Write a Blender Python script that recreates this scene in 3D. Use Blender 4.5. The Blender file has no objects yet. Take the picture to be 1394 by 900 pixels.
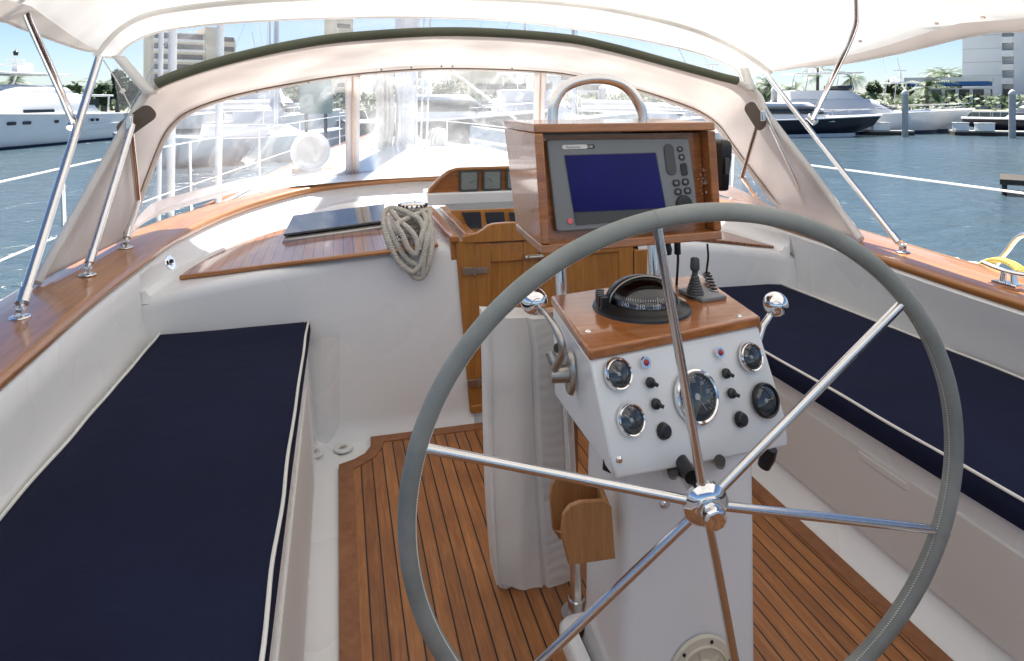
import bpy, bmesh, math, random
from mathutils import Vector, Matrix, noise
random.seed(7)
R = math.radians
scn = bpy.context.scene
COL = scn.collection
PI = math.pi

# ------------------------------------------------------------------ measuring the place
FX = 900.0; HC = 1.5; YAW = 0.258; V0 = 132.0
SN, CS = math.sin(YAW), math.cos(YAW)
def P(u, v, **k):
    """point of the place seen in direction (u, v), on the plane X=, Y=, Z= or at depth D="""
    a = (u - 697) / FX; b = (v - V0) / FX
    dx, dy, dz = a * CS + SN, CS - a * SN, -b
    if 'Z' in k: t = (k['Z'] - HC) / dz
    elif 'X' in k: t = k['X'] / dx
    elif 'Y' in k: t = k['Y'] / dy
    else: t = k['D']
    return Vector((dx * t, dy * t, HC + dz * t))
def PPl(u, v, p0, n):
    d = P(u, v, D=1.0) - Vector((0, 0, HC)); o = Vector((0, 0, HC))
    t = (p0 - o).dot(n) / d.dot(n)
    return o + d * t
WATER = -1.1

# ------------------------------------------------------------------ materials
def new_mat(name):
    m = bpy.data.materials.new(name); m.use_nodes = True
    nt = m.node_tree; nt.nodes.clear()
    out = nt.nodes.new('ShaderNodeOutputMaterial')
    return m, nt, out
def nd(nt, t, **k):
    n = nt.nodes.new(t)
    for a, b in k.items(): setattr(n, a, b)
    return n
def ramp(nt, fac, stops):
    r = nd(nt, 'ShaderNodeValToRGB')
    while len(r.color_ramp.elements) < len(stops): r.color_ramp.elements.new(0.5)
    for e, (p, c) in zip(r.color_ramp.elements, stops):
        e.position = p; e.color = (c[0], c[1], c[2], 1)
    nt.links.new(fac, r.inputs[0]); return r.outputs[0]
def coords(nt, kind='Object', scale=(1, 1, 1)):
    tc = nd(nt, 'ShaderNodeTexCoord'); mp = nd(nt, 'ShaderNodeMapping'); mp.inputs['Scale'].default_value = scale
    nt.links.new(tc.outputs[kind], mp.inputs[0]); return mp.outputs[0]
def noise_t(nt, vec, scale, detail=4, rough=.55, dist=0):
    n = nd(nt, 'ShaderNodeTexNoise'); n.inputs['Scale'].default_value = scale
    n.inputs['Detail'].default_value = detail; n.inputs['Roughness'].default_value = rough; n.inputs['Distortion'].default_value = dist
    nt.links.new(vec, n.inputs['Vector']); return n.outputs['Fac']
def bump(nt, h, strength, dist, normal=None):
    b = nd(nt, 'ShaderNodeBump'); b.inputs['Strength'].default_value = strength; b.inputs['Distance'].default_value = dist
    nt.links.new(h, b.inputs['Height'])
    if normal: nt.links.new(normal, b.inputs['Normal'])
    return b.outputs[0]
def math_n(nt, op, a, b=None, c=None):
    n = nd(nt, 'ShaderNodeMath', operation=op)
    for i, x in enumerate((a, b, c)):
        if x is None: continue
        if isinstance(x, (int, float)): n.inputs[i].default_value = x
        else: nt.links.new(x, n.inputs[i])
    return n.outputs[0]
def mixc(nt, fac, a, b, mode='MIX'):
    n = nd(nt, 'ShaderNodeMix', data_type='RGBA', blend_type=mode)
    for i, x in ((0, fac), (6, a), (7, b)):
        if isinstance(x, (int, float)): n.inputs[i].default_value = x
        elif isinstance(x, tuple): n.inputs[i].default_value = (x[0], x[1], x[2], 1)
        else: nt.links.new(x, n.inputs[i])
    return n.outputs[2]
def principled(nt, out, **k):
    b = nd(nt, 'ShaderNodeBsdfPrincipled')
    for a, v in k.items():
        key = {'color': 'Base Color', 'rough': 'Roughness', 'metal': 'Metallic', 'normal': 'Normal', 'coat': 'Coat Weight', 'coatr': 'Coat Roughness',
               'spec': 'Specular IOR Level', 'trans': 'Transmission Weight', 'sheen': 'Sheen Weight', 'ec': 'Emission Color', 'es': 'Emission Strength', 'sub': 'Subsurface Weight'}[a]
        s = b.inputs[key]
        if isinstance(v, tuple): s.default_value = (v[0], v[1], v[2], 1)
        elif isinstance(v, (int, float)): s.default_value = v
        else: nt.links.new(v, s)
    nt.links.new(b.outputs[0], out.inputs[0]); return b
def simple(name, color, rough=.5, metal=0, var=.06, scale=6, bumpk=0, bscale=60, coat=0, spec=.5, kind='Object'):
    m, nt, out = new_mat(name)
    v = coords(nt, kind)
    n = noise_t(nt, v, scale, 5)
    c = ramp(nt, n, [(.3, tuple(x * (1 - var) for x in color)), (.7, tuple(min(1, x * (1 + var)) for x in color))])
    k = dict(color=c, rough=rough, metal=metal, coat=coat, spec=spec)
    if bumpk:
        k['normal'] = bump(nt, noise_t(nt, v, bscale, 4), bumpk, .002)
    principled(nt, out, **k); return m
def gelcoat(name, color, rough=.28, speck=True):
    m, nt, out = new_mat(name); v = coords(nt)
    c = ramp(nt, noise_t(nt, v, 1.1, 1, .4), [(.0, tuple(x * .94 for x in color)), (1.0, color)])
    if speck:
        w = nd(nt, 'ShaderNodeTexVoronoi'); w.inputs['Scale'].default_value = 7; nt.links.new(v, w.inputs['Vector'])
        f = ramp(nt, w.outputs['Distance'], [(.012, (1, 1, 1)), (.03, (0, 0, 0))])
        c = mixc(nt, math_n(nt, 'MULTIPLY', f, .35), c, (.3, .27, .24))
        st = noise_t(nt, coords(nt, 'Object', (9, 9, .8)), 1.0, 1)
        c = mixc(nt, math_n(nt, 'MULTIPLY', st, .07), c, (.55, .5, .42))
    rr = math_n(nt, 'MULTIPLY_ADD', noise_t(nt, v, 3, 1), .12, rough - .06)
    principled(nt, out, color=c, rough=rr); return m
def wood(name, dark, light, along='UV', stretch=(1.2, 26, 26), rough=.22, coat=.8, gs=1.0):
    m, nt, out = new_mat(name)
    v = coords(nt, along, stretch)
    n1 = noise_t(nt, v, 2.2 * gs, 6, .62, .6)
    n2 = noise_t(nt, v, 9 * gs, 5, .7, .2)
    n3 = noise_t(nt, coords(nt, along, tuple(s * .12 for s in stretch)), 5 * gs, 3)
    f = math_n(nt, 'ADD', math_n(nt, 'MULTIPLY', n1, .6), math_n(nt, 'MULTIPLY', n2, .4))
    c = ramp(nt, f, [(.33, dark), (.5, tuple((a + b) / 2 for a, b in zip(dark, light))), (.66, light)])
    c = mixc(nt, math_n(nt, 'MULTIPLY', n3, .45), c, tuple(x * .55 for x in dark))
    principled(nt, out, color=c, rough=rough + .12, coat=coat, coatr=.06, normal=bump(nt, n2, .06, .001)); return m
def metal(name, color, rough, var=.05):
    m, nt, out = new_mat(name); v = coords(nt)
    rr = math_n(nt, 'MULTIPLY_ADD', noise_t(nt, v, 30, 4), .12, rough)
    c = ramp(nt, noise_t(nt, v, 12, 3), [(.35, tuple(x * (1 - var) for x in color)), (.65, color)])
    principled(nt, out, color=c, rough=rr, metal=1.0); return m

WHITE = gelcoat('gelcoat_white', (.84, .85, .85))
WHITE2 = gelcoat('gelcoat_console', (.85, .865, .87), .2)
SHADEBEIGE = gelcoat('gelcoat_shade_beige', (.76, .75, .72), .5, False)  # shaded white fibreglass, the shade put into the base colour
RAILW = wood('varnished_rail', (.27, .095, .02), (.60, .25, .06))
BOXW = wood('varnished_mahogany', (.20, .06, .014), (.54, .205, .055), 'Object', (3, 30, 30))
TOPW = wood('varnished_top', (.27, .08, .018), (.62, .24, .065), 'Object', (3, 30, 30))
DOORW = wood('varnished_teak_door', (.33, .125, .022), (.56, .25, .05), 'Object', (26, 26, 1.6), .3, .5)
HOLDW = wood('oiled_teak', (.30, .13, .04), (.50, .24, .09), 'Object', (26, 26, 1.6), .45, .1)
STEEL = metal('stainless', (.76, .755, .75), .16)
CHROME = metal('chrome', (.86, .86, .87), .02)
OLDMETAL = metal('dull_bronze_chrome', (.45, .43, .40), .25)
BLACK = simple('black_plastic', (.012, .012, .013), .35, bumpk=.1)
RUBBER = simple('black_rubber', (.02, .02, .02), .6)
DGREY = simple('grey_plastic_dark', (.06, .065, .07), .45)
GREY = simple('grey_plastic', (.19, .205, .22), .45, var=.03, bumpk=.05, bscale=300)
CREAM = simple('cream_plastic', (.68, .63, .50), .4)
COWLM = simple('cowl_beige', (.50, .47, .44), .5)
PVC = simple('white_pvc', (.75, .75, .73), .35)
REDP = simple('red_plastic', (.35, .03, .03), .3)
PINKP = simple('pink_lamp', (.75, .16, .18), .3)
SILVER = simple('pale_marking', (.72, .72, .72), .5)

def teak_sole():
    m, nt, out = new_mat('teak_sole_planks')
    tc = nd(nt, 'ShaderNodeTexCoord'); sep = nd(nt, 'ShaderNodeSeparateXYZ'); nt.links.new(tc.outputs['Object'], sep.inputs[0])
    x = math_n(nt, 'DIVIDE', sep.outputs[0], .0455)
    idx = math_n(nt, 'FLOOR', x); fr = math_n(nt, 'FRACT', x)
    wn = nd(nt, 'ShaderNodeTexWhiteNoise', noise_dimensions='1D'); nt.links.new(idx, wn.inputs['W'])
    cx = nd(nt, 'ShaderNodeCombineXYZ'); nt.links.new(math_n(nt, 'MULTIPLY', sep.outputs[0], 34), cx.inputs[0])
    nt.links.new(math_n(nt, 'MULTIPLY', sep.outputs[1], 2.2), cx.inputs[1]); nt.links.new(math_n(nt, 'MULTIPLY', idx, 3.7), cx.inputs[2])
    g = noise_t(nt, cx.outputs[0], 2.5, 7, .7, .4)
    c = ramp(nt, g, [(.3, (.18, .065, .02)), (.52, (.34, .138, .045)), (.72, (.52, .24, .085))])
    c = mixc(nt, .38, c, ramp(nt, wn.outputs[0], [(0, (.15, .055, .022)), (.5, (.33, .13, .045)), (1, (.50, .22, .08))]))
    blot = noise_t(nt, coords(nt, 'Object', (6, 3, 1)), 2.2, 5, .65)
    c = mixc(nt, math_n(nt, 'MULTIPLY', ramp(nt, blot, [(.4, (0, 0, 0)), (.75, (1, 1, 1))]), .5), c, (.15, .07, .04))
    d = math_n(nt, 'ABSOLUTE', math_n(nt, 'SUBTRACT', fr, .5))
    seam = ramp(nt, d, [(.44, (0, 0, 0)), (.455, (1, 1, 1))])
    c = mixc(nt, seam, c, (.012, .011, .011))
    h = math_n(nt, 'SUBTRACT', math_n(nt, 'MULTIPLY', g, .3), seam)
    principled(nt, out, color=c, rough=.5, spec=.35, normal=bump(nt, h, .35, .002)); return m
SOLE = teak_sole()
SOLEB = wood('teak_border', (.20, .075, .03), (.38, .16, .065), 'Object', (10, 10, 10), .5, 0, .5)
def teak_shelf():
    m, nt, out = new_mat('varnished_planked_teak')
    tc = nd(nt, 'ShaderNodeTexCoord'); sep = nd(nt, 'ShaderNodeSeparateXYZ'); nt.links.new(tc.outputs['Object'], sep.inputs[0])
    x = math_n(nt, 'DIVIDE', sep.outputs[0], .044); fr = math_n(nt, 'FRACT', x); idx = math_n(nt, 'FLOOR', x)
    wn = nd(nt, 'ShaderNodeTexWhiteNoise', noise_dimensions='1D'); nt.links.new(idx, wn.inputs['W'])
    g = noise_t(nt, coords(nt, 'Object', (40, 3, 3)), 2, 6, .7)
    c = ramp(nt, g, [(.3, (.17, .055, .02)), (.7, (.38, .14, .055))])
    c = mixc(nt, .3, c, ramp(nt, wn.outputs[0], [(0, (.16, .05, .02)), (1, (.42, .16, .06))]))
    d = math_n(nt, 'ABSOLUTE', math_n(nt, 'SUBTRACT', fr, .5))
    c = mixc(nt, ramp(nt, d, [(.44, (0, 0, 0)), (.46, (1, 1, 1))]), c, (.03, .015, .01))
    principled(nt, out, color=c, rough=.35, coat=.5, coatr=.08); return m
SHELF = teak_shelf()
def fabric(name, color, wscale=700, var=.12, rough=.95, bs=.3, trans=0.0, wr=0.0):
    m, nt, out = new_mat(name); v = coords(nt)
    n = noise_t(nt, v, 2.2, 2)
    c = ramp(nt, n, [(.3, tuple(x * (1 - var) for x in color)), (.7, tuple(x * (1 + var) for x in color))])
    w = nd(nt, 'ShaderNodeTexWave', bands_direction='X'); w.inputs['Scale'].default_value = wscale; nt.links.new(v, w.inputs[0])
    h = math_n(nt, 'MULTIPLY', noise_t(nt, v, 500, 2), .4)
    nn = bump(nt, h, bs, .001)
    if wr: nn = bump(nt, noise_t(nt, coords(nt, 'Object', (1, 1, 1)), 5, 4, .5, 1.0), wr, .03, nn)
    b = principled(nt, out, color=c, rough=rough, spec=.15, normal=nn)
    if trans:
        t = nd(nt, 'ShaderNodeBsdfTranslucent'); nt.links.new(c, t.inputs[0])
        mx = nd(nt, 'ShaderNodeMixShader'); mx.inputs[0].default_value = trans
        nt.links.new(b.outputs[0], mx.inputs[1]); nt.links.new(t.outputs[0], mx.inputs[2]); nt.links.new(mx.outputs[0], out.inputs[0])
    return m
NAVY = fabric('navy_canvas', (.0105, .0135, .036), var=.15, wr=.22)
PIPING = fabric('white_piping', (.72, .71, .66))
CANVAS = fabric('white_canvas', (.80, .785, .76), trans=.30, wr=.2)
DCANVAS = fabric('dodger_canvas', (.80, .765, .745), trans=.40, wr=.15)
COVERC = fabric('cover_canvas', (.88, .87, .84), trans=.3, wr=.35)
GRIP = fabric('grey_green_grip', (.115, .125, .09))
LEATHER = None
def leather():
    m, nt, out = new_mat('grey_leather'); v = coords(nt)
    c = ramp(nt, noise_t(nt, v, 9, 6), [(.3, (.21, .23, .22)), (.7, (.30, .32, .305))])
    vo = nd(nt, 'ShaderNodeTexVoronoi'); vo.inputs['Scale'].default_value = 420; nt.links.new(v, vo.inputs['Vector'])
    principled(nt, out, color=c, rough=.62, spec=.35, normal=bump(nt, vo.outputs['Distance'], .35, .001)); return m
LEATHER = leather()
def rope_mat(name, color):
    m, nt, out = new_mat(name)
    v = coords(nt, 'UV', (1, 1, 1))
    w = nd(nt, 'ShaderNodeTexWave', bands_direction='DIAGONAL'); w.inputs['Scale'].default_value = 28; w.inputs['Distortion'].default_value = 1.5
    nt.links.new(coords(nt, 'UV', (2.0, .5, 1)), w.inputs[0])
    n = noise_t(nt, coords(nt), 40, 4)
    c = ramp(nt, n, [(.3, tuple(x * .8 for x in color)), (.7, color)])
    principled(nt, out, color=c, rough=.9, spec=.2, normal=bump(nt, w.outputs['Fac'], .6, .003)); return m
ROPE = rope_mat('grey_rope', (.55, .52, .46)); WROPE = rope_mat('white_rope', (.78, .77, .73)); YROPE = rope_mat('yellow_rope', (.75, .58, .16))
def vinyl(name, haze, tint=(.97, .98, 1.0), wr=.25):
    m, nt, out = new_mat(name); v = coords(nt, 'Object', (1, 1, .35))
    n = noise_t(nt, v, 3.0, 5, .6, .8)
    tr = nd(nt, 'ShaderNodeBsdfTransparent'); tr.inputs[0].default_value = (*tint, 1)
    df = nd(nt, 'ShaderNodeBsdfDiffuse'); df.inputs[0].default_value = (.85, .86, .88, 1)
    tl = nd(nt, 'ShaderNodeBsdfTranslucent'); tl.inputs[0].default_value = (.85, .86, .88, 1)
    a = nd(nt, 'ShaderNodeMixShader'); a.inputs[0].default_value = .6; nt.links.new(df.outputs[0], a.inputs[1]); nt.links.new(tl.outputs[0], a.inputs[2])
    sn = noise_t(nt, coords(nt, 'Object', (4, 4, .5)), 1.8, 3, .55, 1.2)
    st = math_n(nt, 'MULTIPLY', ramp(nt, sn, [(.50, (0, 0, 0)), (.80, (1, 1, 1))]), haze * 1.3)  # bright streaks: wrinkles and their reflections painted into the haze
    f = math_n(nt, 'ADD', st, math_n(nt, 'MULTIPLY_ADD', ramp(nt, n, [(.35, (0, 0, 0)), (.75, (1, 1, 1))]), haze * 1.0, haze * .6))
    b = nd(nt, 'ShaderNodeMixShader'); nt.links.new(f, b.inputs[0]); nt.links.new(tr.outputs[0], b.inputs[1]); nt.links.new(a.outputs[0], b.inputs[2])
    gl = nd(nt, 'ShaderNodeBsdfGlossy'); gl.inputs['Roughness'].default_value = .06
    nt.links.new(bump(nt, noise_t(nt, v, 6, 3), wr, .02), gl.inputs['Normal'])
    fr = nd(nt, 'ShaderNodeFresnel'); fr.inputs[0].default_value = 1.35
    c = nd(nt, 'ShaderNodeMixShader'); nt.links.new(math_n(nt, 'MINIMUM', math_n(nt, 'MULTIPLY', fr.outputs[0], .35), .06), c.inputs[0]); nt.links.new(b.outputs[0], c.inputs[1]); nt.links.new(gl.outputs[0], c.inputs[2])
    nt.links.new(c.outputs[0], out.inputs[0]); return m
VINYL = vinyl('clear_vinyl', .15)
def dome_glass():
    m, nt, out = new_mat('instrument_glass')
    tr = nd(nt, 'ShaderNodeBsdfTransparent'); gl = nd(nt, 'ShaderNodeBsdfGlossy'); gl.inputs['Roughness'].default_value = .03
    fr = nd(nt, 'ShaderNodeFresnel'); fr.inputs[0].default_value = 1.5
    mx = nd(nt, 'ShaderNodeMixShader'); nt.links.new(math_n(nt, 'MULTIPLY_ADD', fr.outputs[0], 1.0, .05), mx.inputs[0])
    nt.links.new(tr.outputs[0], mx.inputs[1]); nt.links.new(gl.outputs[0], mx.inputs[2]); nt.links.new(mx.outputs[0], out.inputs[0]); return m
GLASS = dome_glass()
DARKGLASS = simple('smoked_acrylic', (.035, .045, .05), .05, var=.02, coat=1)
WINGLASS = simple('dark_window', (.03, .04, .055), .08, var=.1)
def screen_mat():
    m, nt, out = new_mat('blue_screen')
    n = noise_t(nt, coords(nt), 4, 2)
    c = ramp(nt, n, [(.3, (.004, .004, .05)), (.7, (.007, .006, .085))])
    principled(nt, out, color=c, rough=.25, spec=.2, ec=c, es=.16); return m
SCREEN = screen_mat()
def water_mat():
    m, nt, out = new_mat('harbour_water')
    v = coords(nt, 'Object', (1, 1, 1))
    n1 = noise_t(nt, coords(nt, 'Object', (.9, 1.5, 1)), 1.6, 6, .62, .4)
    n2 = noise_t(nt, coords(nt, 'Object', (1.2, 2.0, 1)), .35, 4, .5)
    h = math_n(nt, 'ADD', math_n(nt, 'MULTIPLY', n1, .35), n2)
    c = ramp(nt, noise_t(nt, v, .06, 4), [(.35, (.045, .078, .094)), (.65, (.062, .10, .128))])
    principled(nt, out, color=c, rough=.16, spec=.5, normal=bump(nt, h, .9, .35)); return m
WATERM = water_mat()
LEAF = simple('foliage', (.075, .12, .045), .6, var=.5, scale=3, kind='Object')
LEAF2 = simple('foliage_dark', (.05, .09, .03), .6, var=.5, scale=3)
PALMG = simple('palm_green', (.06, .12, .03), .5, var=.4, scale=3)
TRUNK = simple('palm_trunk', (.22, .18, .14), .9, var=.2, scale=3)
CONC = simple('concrete', (.42, .41, .38), .85, var=.12, scale=2)
PILEM = simple('piling_grey', (.45, .44, .43), .8, var=.12, scale=4)
DOCKD = simple('dock_dark_timber', (.06, .05, .04), .9, var=.3)
BLD = simple('pale_blue_render', (.76, .78, .80), .8, var=.04, scale=.3)
BLDB = simple('cream_tower_render', (.66, .60, .50), .8, var=.05, scale=.3)
BLUEP = simple('blue_fascia', (.02, .12, .38), .6)
TEALP = simple('teal_canvas', (.02, .35, .38), .7)
HULLW = simple('boat_white', (.88, .87, .86), .22, var=.03, scale=1, coat=.5)
HULLN = simple('boat_navy', (.007, .009, .022), .3, var=.1, spec=.3)
BOOT = simple('boot_stripe', (.03, .05, .10), .4)
WINB = simple('bronze_window', (.05, .055, .06), .1, var=.2)
LGREEN = simple('pale_green_paint', (.55, .62, .45), .6)
GROUNDM = simple('shore_ground_mix', (.24, .24, .19), .9, var=.4, scale=.1)

# ------------------------------------------------------------------ mesh helpers
BASE = {}
class MB:
    def __init__(s): s.v = []; s.f = []; s.uv = []; s.mi = []
    def add(s, vs, fs, uvs=None, mi=0):
        o = len(s.v); s.v += [Vector(v) for v in vs]
        for i, f in enumerate(fs):
            s.f.append([o + k for k in f]); s.mi.append(mi)
            s.uv.append(uvs[i] if uvs else [(vs[k][0], vs[k][1]) for k in f])
        return s
    def grid(s, rows, close=False, mi=0, ul=None):
        """rows: list of point rows; uv = metres along rows (u) and across (v)"""
        n = len(rows); m = len(rows[0]); vs = [p for r in rows for p in r]
        us = [0.0]
        for i in range(1, n): us.append(us[-1] + (Vector(rows[i][m // 2]) - Vector(rows[i - 1][m // 2])).length)
        fs = []; uv = []
        ws = [0.0]
        for j in range(1, m): ws.append(ws[-1] + (Vector(rows[n // 2][j]) - Vector(rows[n // 2][j - 1])).length)
        ws.append(ws[-1] + (Vector(rows[n // 2][0]) - Vector(rows[n // 2][-1])).length)
        for i in range(n - 1):
            for j in range(m if close else m - 1):
                k = (j + 1) % m
                fs.append([i * m + j, (i + 1) * m + j, (i + 1) * m + k, i * m + k])
                uv.append([(us[i], ws[j]), (us[i + 1], ws[j]), (us[i + 1], ws[j + 1]), (us[i], ws[j + 1])])
        return s.add(vs, fs, uv, mi)
    def box(s, c, d, rot=None, mi=0):
        c = Vector(c); hx, hy, hz = d[0] / 2, d[1] / 2, d[2] / 2
        vs = [Vector((x, y, z)) for z in (-hz, hz) for x, y in ((-hx, -hy), (hx, -hy), (hx, hy), (-hx, hy))]
        if rot is not None: vs = [rot @ v for v in vs]
        vs = [v + c for v in vs]
        return s.add(vs, [[0, 3, 2, 1], [4, 5, 6, 7], [0, 1, 5, 4], [1, 2, 6, 5], [2, 3, 7, 6], [3, 0, 4, 7]], mi=mi)
    def hexa(s, b, t, mi=0):
        """b, t: four bottom and four top corners, counter-clockwise from above"""
        return s.add(list(b) + list(t), [[0, 3, 2, 1], [4, 5, 6, 7], [0, 1, 5, 4], [1, 2, 6, 5], [2, 3, 7, 6], [3, 0, 4, 7]], mi=mi)
    def prism(s, outline, vec, mi=0):
        n = len(outline); a = [Vector(p) for p in outline]; b = [p + Vector(vec) for p in a]
        fs = [list(range(n))[::-1], list(range(n, 2 * n))] + [[i, (i + 1) % n, n + (i + 1) % n, n + i] for i in range(n)]
        return s.add(a + b, fs, mi=mi)
    def tube(s, pts, r, seg=12, caps=True, closed=False, mi=0):
        pts = [Vector(p) for p in pts]; n = len(pts); rr = r if isinstance(r, (list, tuple)) else [r] * n
        rows = []; nrm = None
        for i in range(n):
            if closed: t = pts[(i + 1) % n] - pts[i - 1]
            else: t = pts[min(i + 1, n - 1)] - pts[max(i - 1, 0)]
            if t.length < 1e-9: t = Vector((0, 0, 1))
            t.normalize()
            if nrm is None:
                nrm = t.orthogonal().normalized()
            else:
                nrm = nrm - t * nrm.dot(t)
                if nrm.length < 1e-6: nrm = t.orthogonal()
                nrm.normalize()
            b = t.cross(nrm)
            rows.append([pts[i] + (nrm * math.cos(q) + b * math.sin(q)) * rr[i] for q in [2 * PI * j / seg for j in range(seg)]])
        if closed: rows.append(rows[0])
        s.grid(rows, close=True, mi=mi)
        if caps and not closed:
            for row, rev in ((rows[0], False), (rows[-1], True)):
                s.add(row, [list(range(seg))[::-1] if rev else list(range(seg))], mi=mi)
        return s
    def lathe(s, prof, o, axis, seg=32, mi=0, ref=None):
        """prof: (radius, height along axis)"""
        o = Vector(o); a = Vector(axis).normalized(); x = (ref.normalized() if ref else a.orthogonal().normalized()); y = a.cross(x)
        rows = [[o + a * h + (x * math.cos(2 * PI * j / seg) + y * math.sin(2 * PI * j / seg)) * max(r, 1e-5) for j in range(seg)] for r, h in prof]
        return s.grid(rows, close=True, mi=mi)
    def build(s, name, mat, parent=None, smooth=35, bevel=0, bseg=2, recalc=True, base=None, weld=True):
        if parent is not None: off = BASE[parent.name]
        elif base is not None: off = Vector(base)
        else:
            xs = [v.x for v in s.v]; ys = [v.y for v in s.v]; zs = [v.z for v in s.v]
            off = Vector(((min(xs) + max(xs)) / 2, (min(ys) + max(ys)) / 2, min(zs)))
        me = bpy.data.meshes.new(name); me.from_pydata([v - off for v in s.v], [], s.f)
        uvl = me.uv_layers.new(name='UVMap'); k = 0
        flat = [c for f in s.uv for c in f]
        for i, c in enumerate(flat): uvl.data[i].uv = c
        mats = mat if isinstance(mat, list) else [mat]
        for m in mats: me.materials.append(m)
        for p, q in zip(me.polygons, s.mi): p.material_index = q
        if recalc or weld:
            bm = bmesh.new(); bm.from_mesh(me)
            if weld: bmesh.ops.remove_doubles(bm, verts=bm.verts, dist=1e-5)
            if recalc: bmesh.ops.recalc_face_normals(bm, faces=bm.faces)
            bm.to_mesh(me); bm.free()
        if smooth:
            me.polygons.foreach_set('use_smooth', [True] * len(me.polygons)); me.set_sharp_from_angle(angle=R(smooth))
        o = bpy.data.objects.new(name, me); COL.objects.link(o)
        if parent is not None: o.parent = parent; BASE[o.name] = off
        else: o.location = off; BASE[o.name] = off
        if bevel:
            b = o.modifiers.new('bevel', 'BEVEL'); b.width = bevel; b.segments = bseg; b.limit_method = 'ANGLE'; b.angle_limit = R(40); b.harden_normals = False
        me.update(); return o
def tag(o, label=None, cat=None, group=None, kind=None):
    if label: o['label'] = label
    if cat: o['category'] = cat
    if group: o['group'] = group
    if kind: o['kind'] = kind
    return o
def empty(name, loc, label, cat, group=None):
    o = bpy.data.objects.new(name, None); COL.objects.link(o); o.location = loc; o.empty_display_size = .1
    BASE[o.name] = Vector(loc); return tag(o, label, cat, group)
def spl(pts, n, closed=False):
    """Catmull-Rom through pts, n samples per span"""
    pts = [Vector(p) for p in pts]; out = []; m = len(pts)
    rng = range(m) if closed else range(m - 1)
    for i in rng:
        if closed: a, b, c, d = pts[i - 1], pts[i], pts[(i + 1) % m], pts[(i + 2) % m]
        else: a, b, c, d = pts[max(i - 1, 0)], pts[i], pts[i + 1], pts[min(i + 2, m - 1)]
        if not closed and i == 0: a = b * 2 - c
        if not closed and i == m - 2: d = c * 2 - b
        for k in range(n):
            t = k / n
            out.append(.5 * ((2 * b) + (c - a) * t + (2 * a - 5 * b + 4 * c - d) * t * t + (3 * b - a - 3 * c + d) * t ** 3))
    if not closed: out.append(pts[-1])
    return out
def lerp(a, b, t): return a * (1 - t) + b * t
def text(name, body, size, loc, right, up, mat, parent, extrude=.0002):
    cu = bpy.data.curves.new(name, 'FONT'); cu.body = body; cu.size = size; cu.align_x = 'CENTER'; cu.align_y = 'CENTER'; cu.extrude = extrude
    tmp = bpy.data.objects.new('tmp', cu); me = bpy.data.meshes.new_from_object(tmp); bpy.data.objects.remove(tmp); bpy.data.curves.remove(cu)
    me.materials.clear(); me.materials.append(mat); me.name = name
    o = bpy.data.objects.new(name, me); COL.objects.link(o); o.parent = parent
    x = Vector(right).normalized(); z = x.cross(Vector(up)).normalized(); y = z.cross(x)
    o.matrix_local = Matrix.Translation(Vector(loc) - BASE[parent.name]) @ Matrix((x, y, z)).transposed().to_4x4()
    BASE[o.name] = BASE[parent.name]; return o

# ------------------------------------------------------------------ camera
cam = bpy.data.cameras.new('camera'); co = bpy.data.objects.new('camera', cam); COL.objects.link(co); scn.camera = co
co.location = (0, 0, HC); co.rotation_euler = (PI / 2, 0, -YAW)
cam.sensor_width = 36; cam.lens = FX / 1394 * 36; cam.shift_y = -(450 - V0) / 1394; cam.clip_end = 6000; cam.clip_start = .02

# ------------------------------------------------------------------ light
SUN_EL, SUN_AZ = R(60), R(13)      # azimuth from +Y (boat's bow) towards +X
w = bpy.data.worlds.new('World'); scn.world = w; w.use_nodes = True
nt = w.node_tree; nt.nodes.clear(); wo = nt.nodes.new('ShaderNodeOutputWorld'); bg = nt.nodes.new('ShaderNodeBackground')
sky = nt.nodes.new('ShaderNodeTexSky'); sky.sky_type = 'NISHITA'; sky.sun_disc = False; sky.sun_elevation = SUN_EL; sky.sun_rotation = SUN_AZ
sky.altitude = 500; sky.air_density = .75; sky.dust_density = .7; sky.ozone_density = 3.5
bg.inputs[1].default_value = .051; nt.links.new(sky.outputs[0], bg.inputs[0]); nt.links.new(bg.outputs[0], wo.inputs[0])
sl = bpy.data.lights.new('sun', 'SUN'); sl.energy = 5.0; sl.angle = R(.55); sl.color = (1, .955, .88)
so = bpy.data.objects.new('sun', sl); COL.objects.link(so)
d = Vector((math.sin(SUN_AZ) * math.cos(SUN_EL), math.cos(SUN_AZ) * math.cos(SUN_EL), math.sin(SUN_EL)))
so.rotation_euler = d.to_track_quat('Z', 'Y').to_euler(); so.location = (0, 0, 30)
scn.view_settings.view_transform = 'Standard'; scn.view_settings.look = 'None'; scn.view_settings.exposure = 1.52; scn.view_settings.gamma = 1
scn.render.engine = 'CYCLES'
scn.cycles.max_bounces = 10; scn.cycles.transparent_max_bounces = 16

scn.cycles.use_denoising = True
scn.cycles.sample_clamp_indirect = 8
# ------------------------------------------------------------------ the yacht: hull, cockpit, rail, decks
XM = 0.774                       # centreline
yacht = empty('sailing_yacht', (XM, 2.0, WATER), 'white sailing yacht around the camera, with varnished coaming rail and teak cockpit sole', 'sailboat')
def zdeck(x): return .83 - .065 * (x - XM) ** 2
def on_deck(u, v, dz=0.0):
    z = .78
    for _ in range(12):
        p = P(u, v, Z=z + dz); z = zdeck(p.x)
    return P(u, v, Z=z + dz)
XF, XE, YB = .005, 1.569, 2.95   # teak edges port / starboard / forward
YW = 2.985                       # bulkhead face
YA = -1.6                        # aft end of the modelled cockpit
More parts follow.
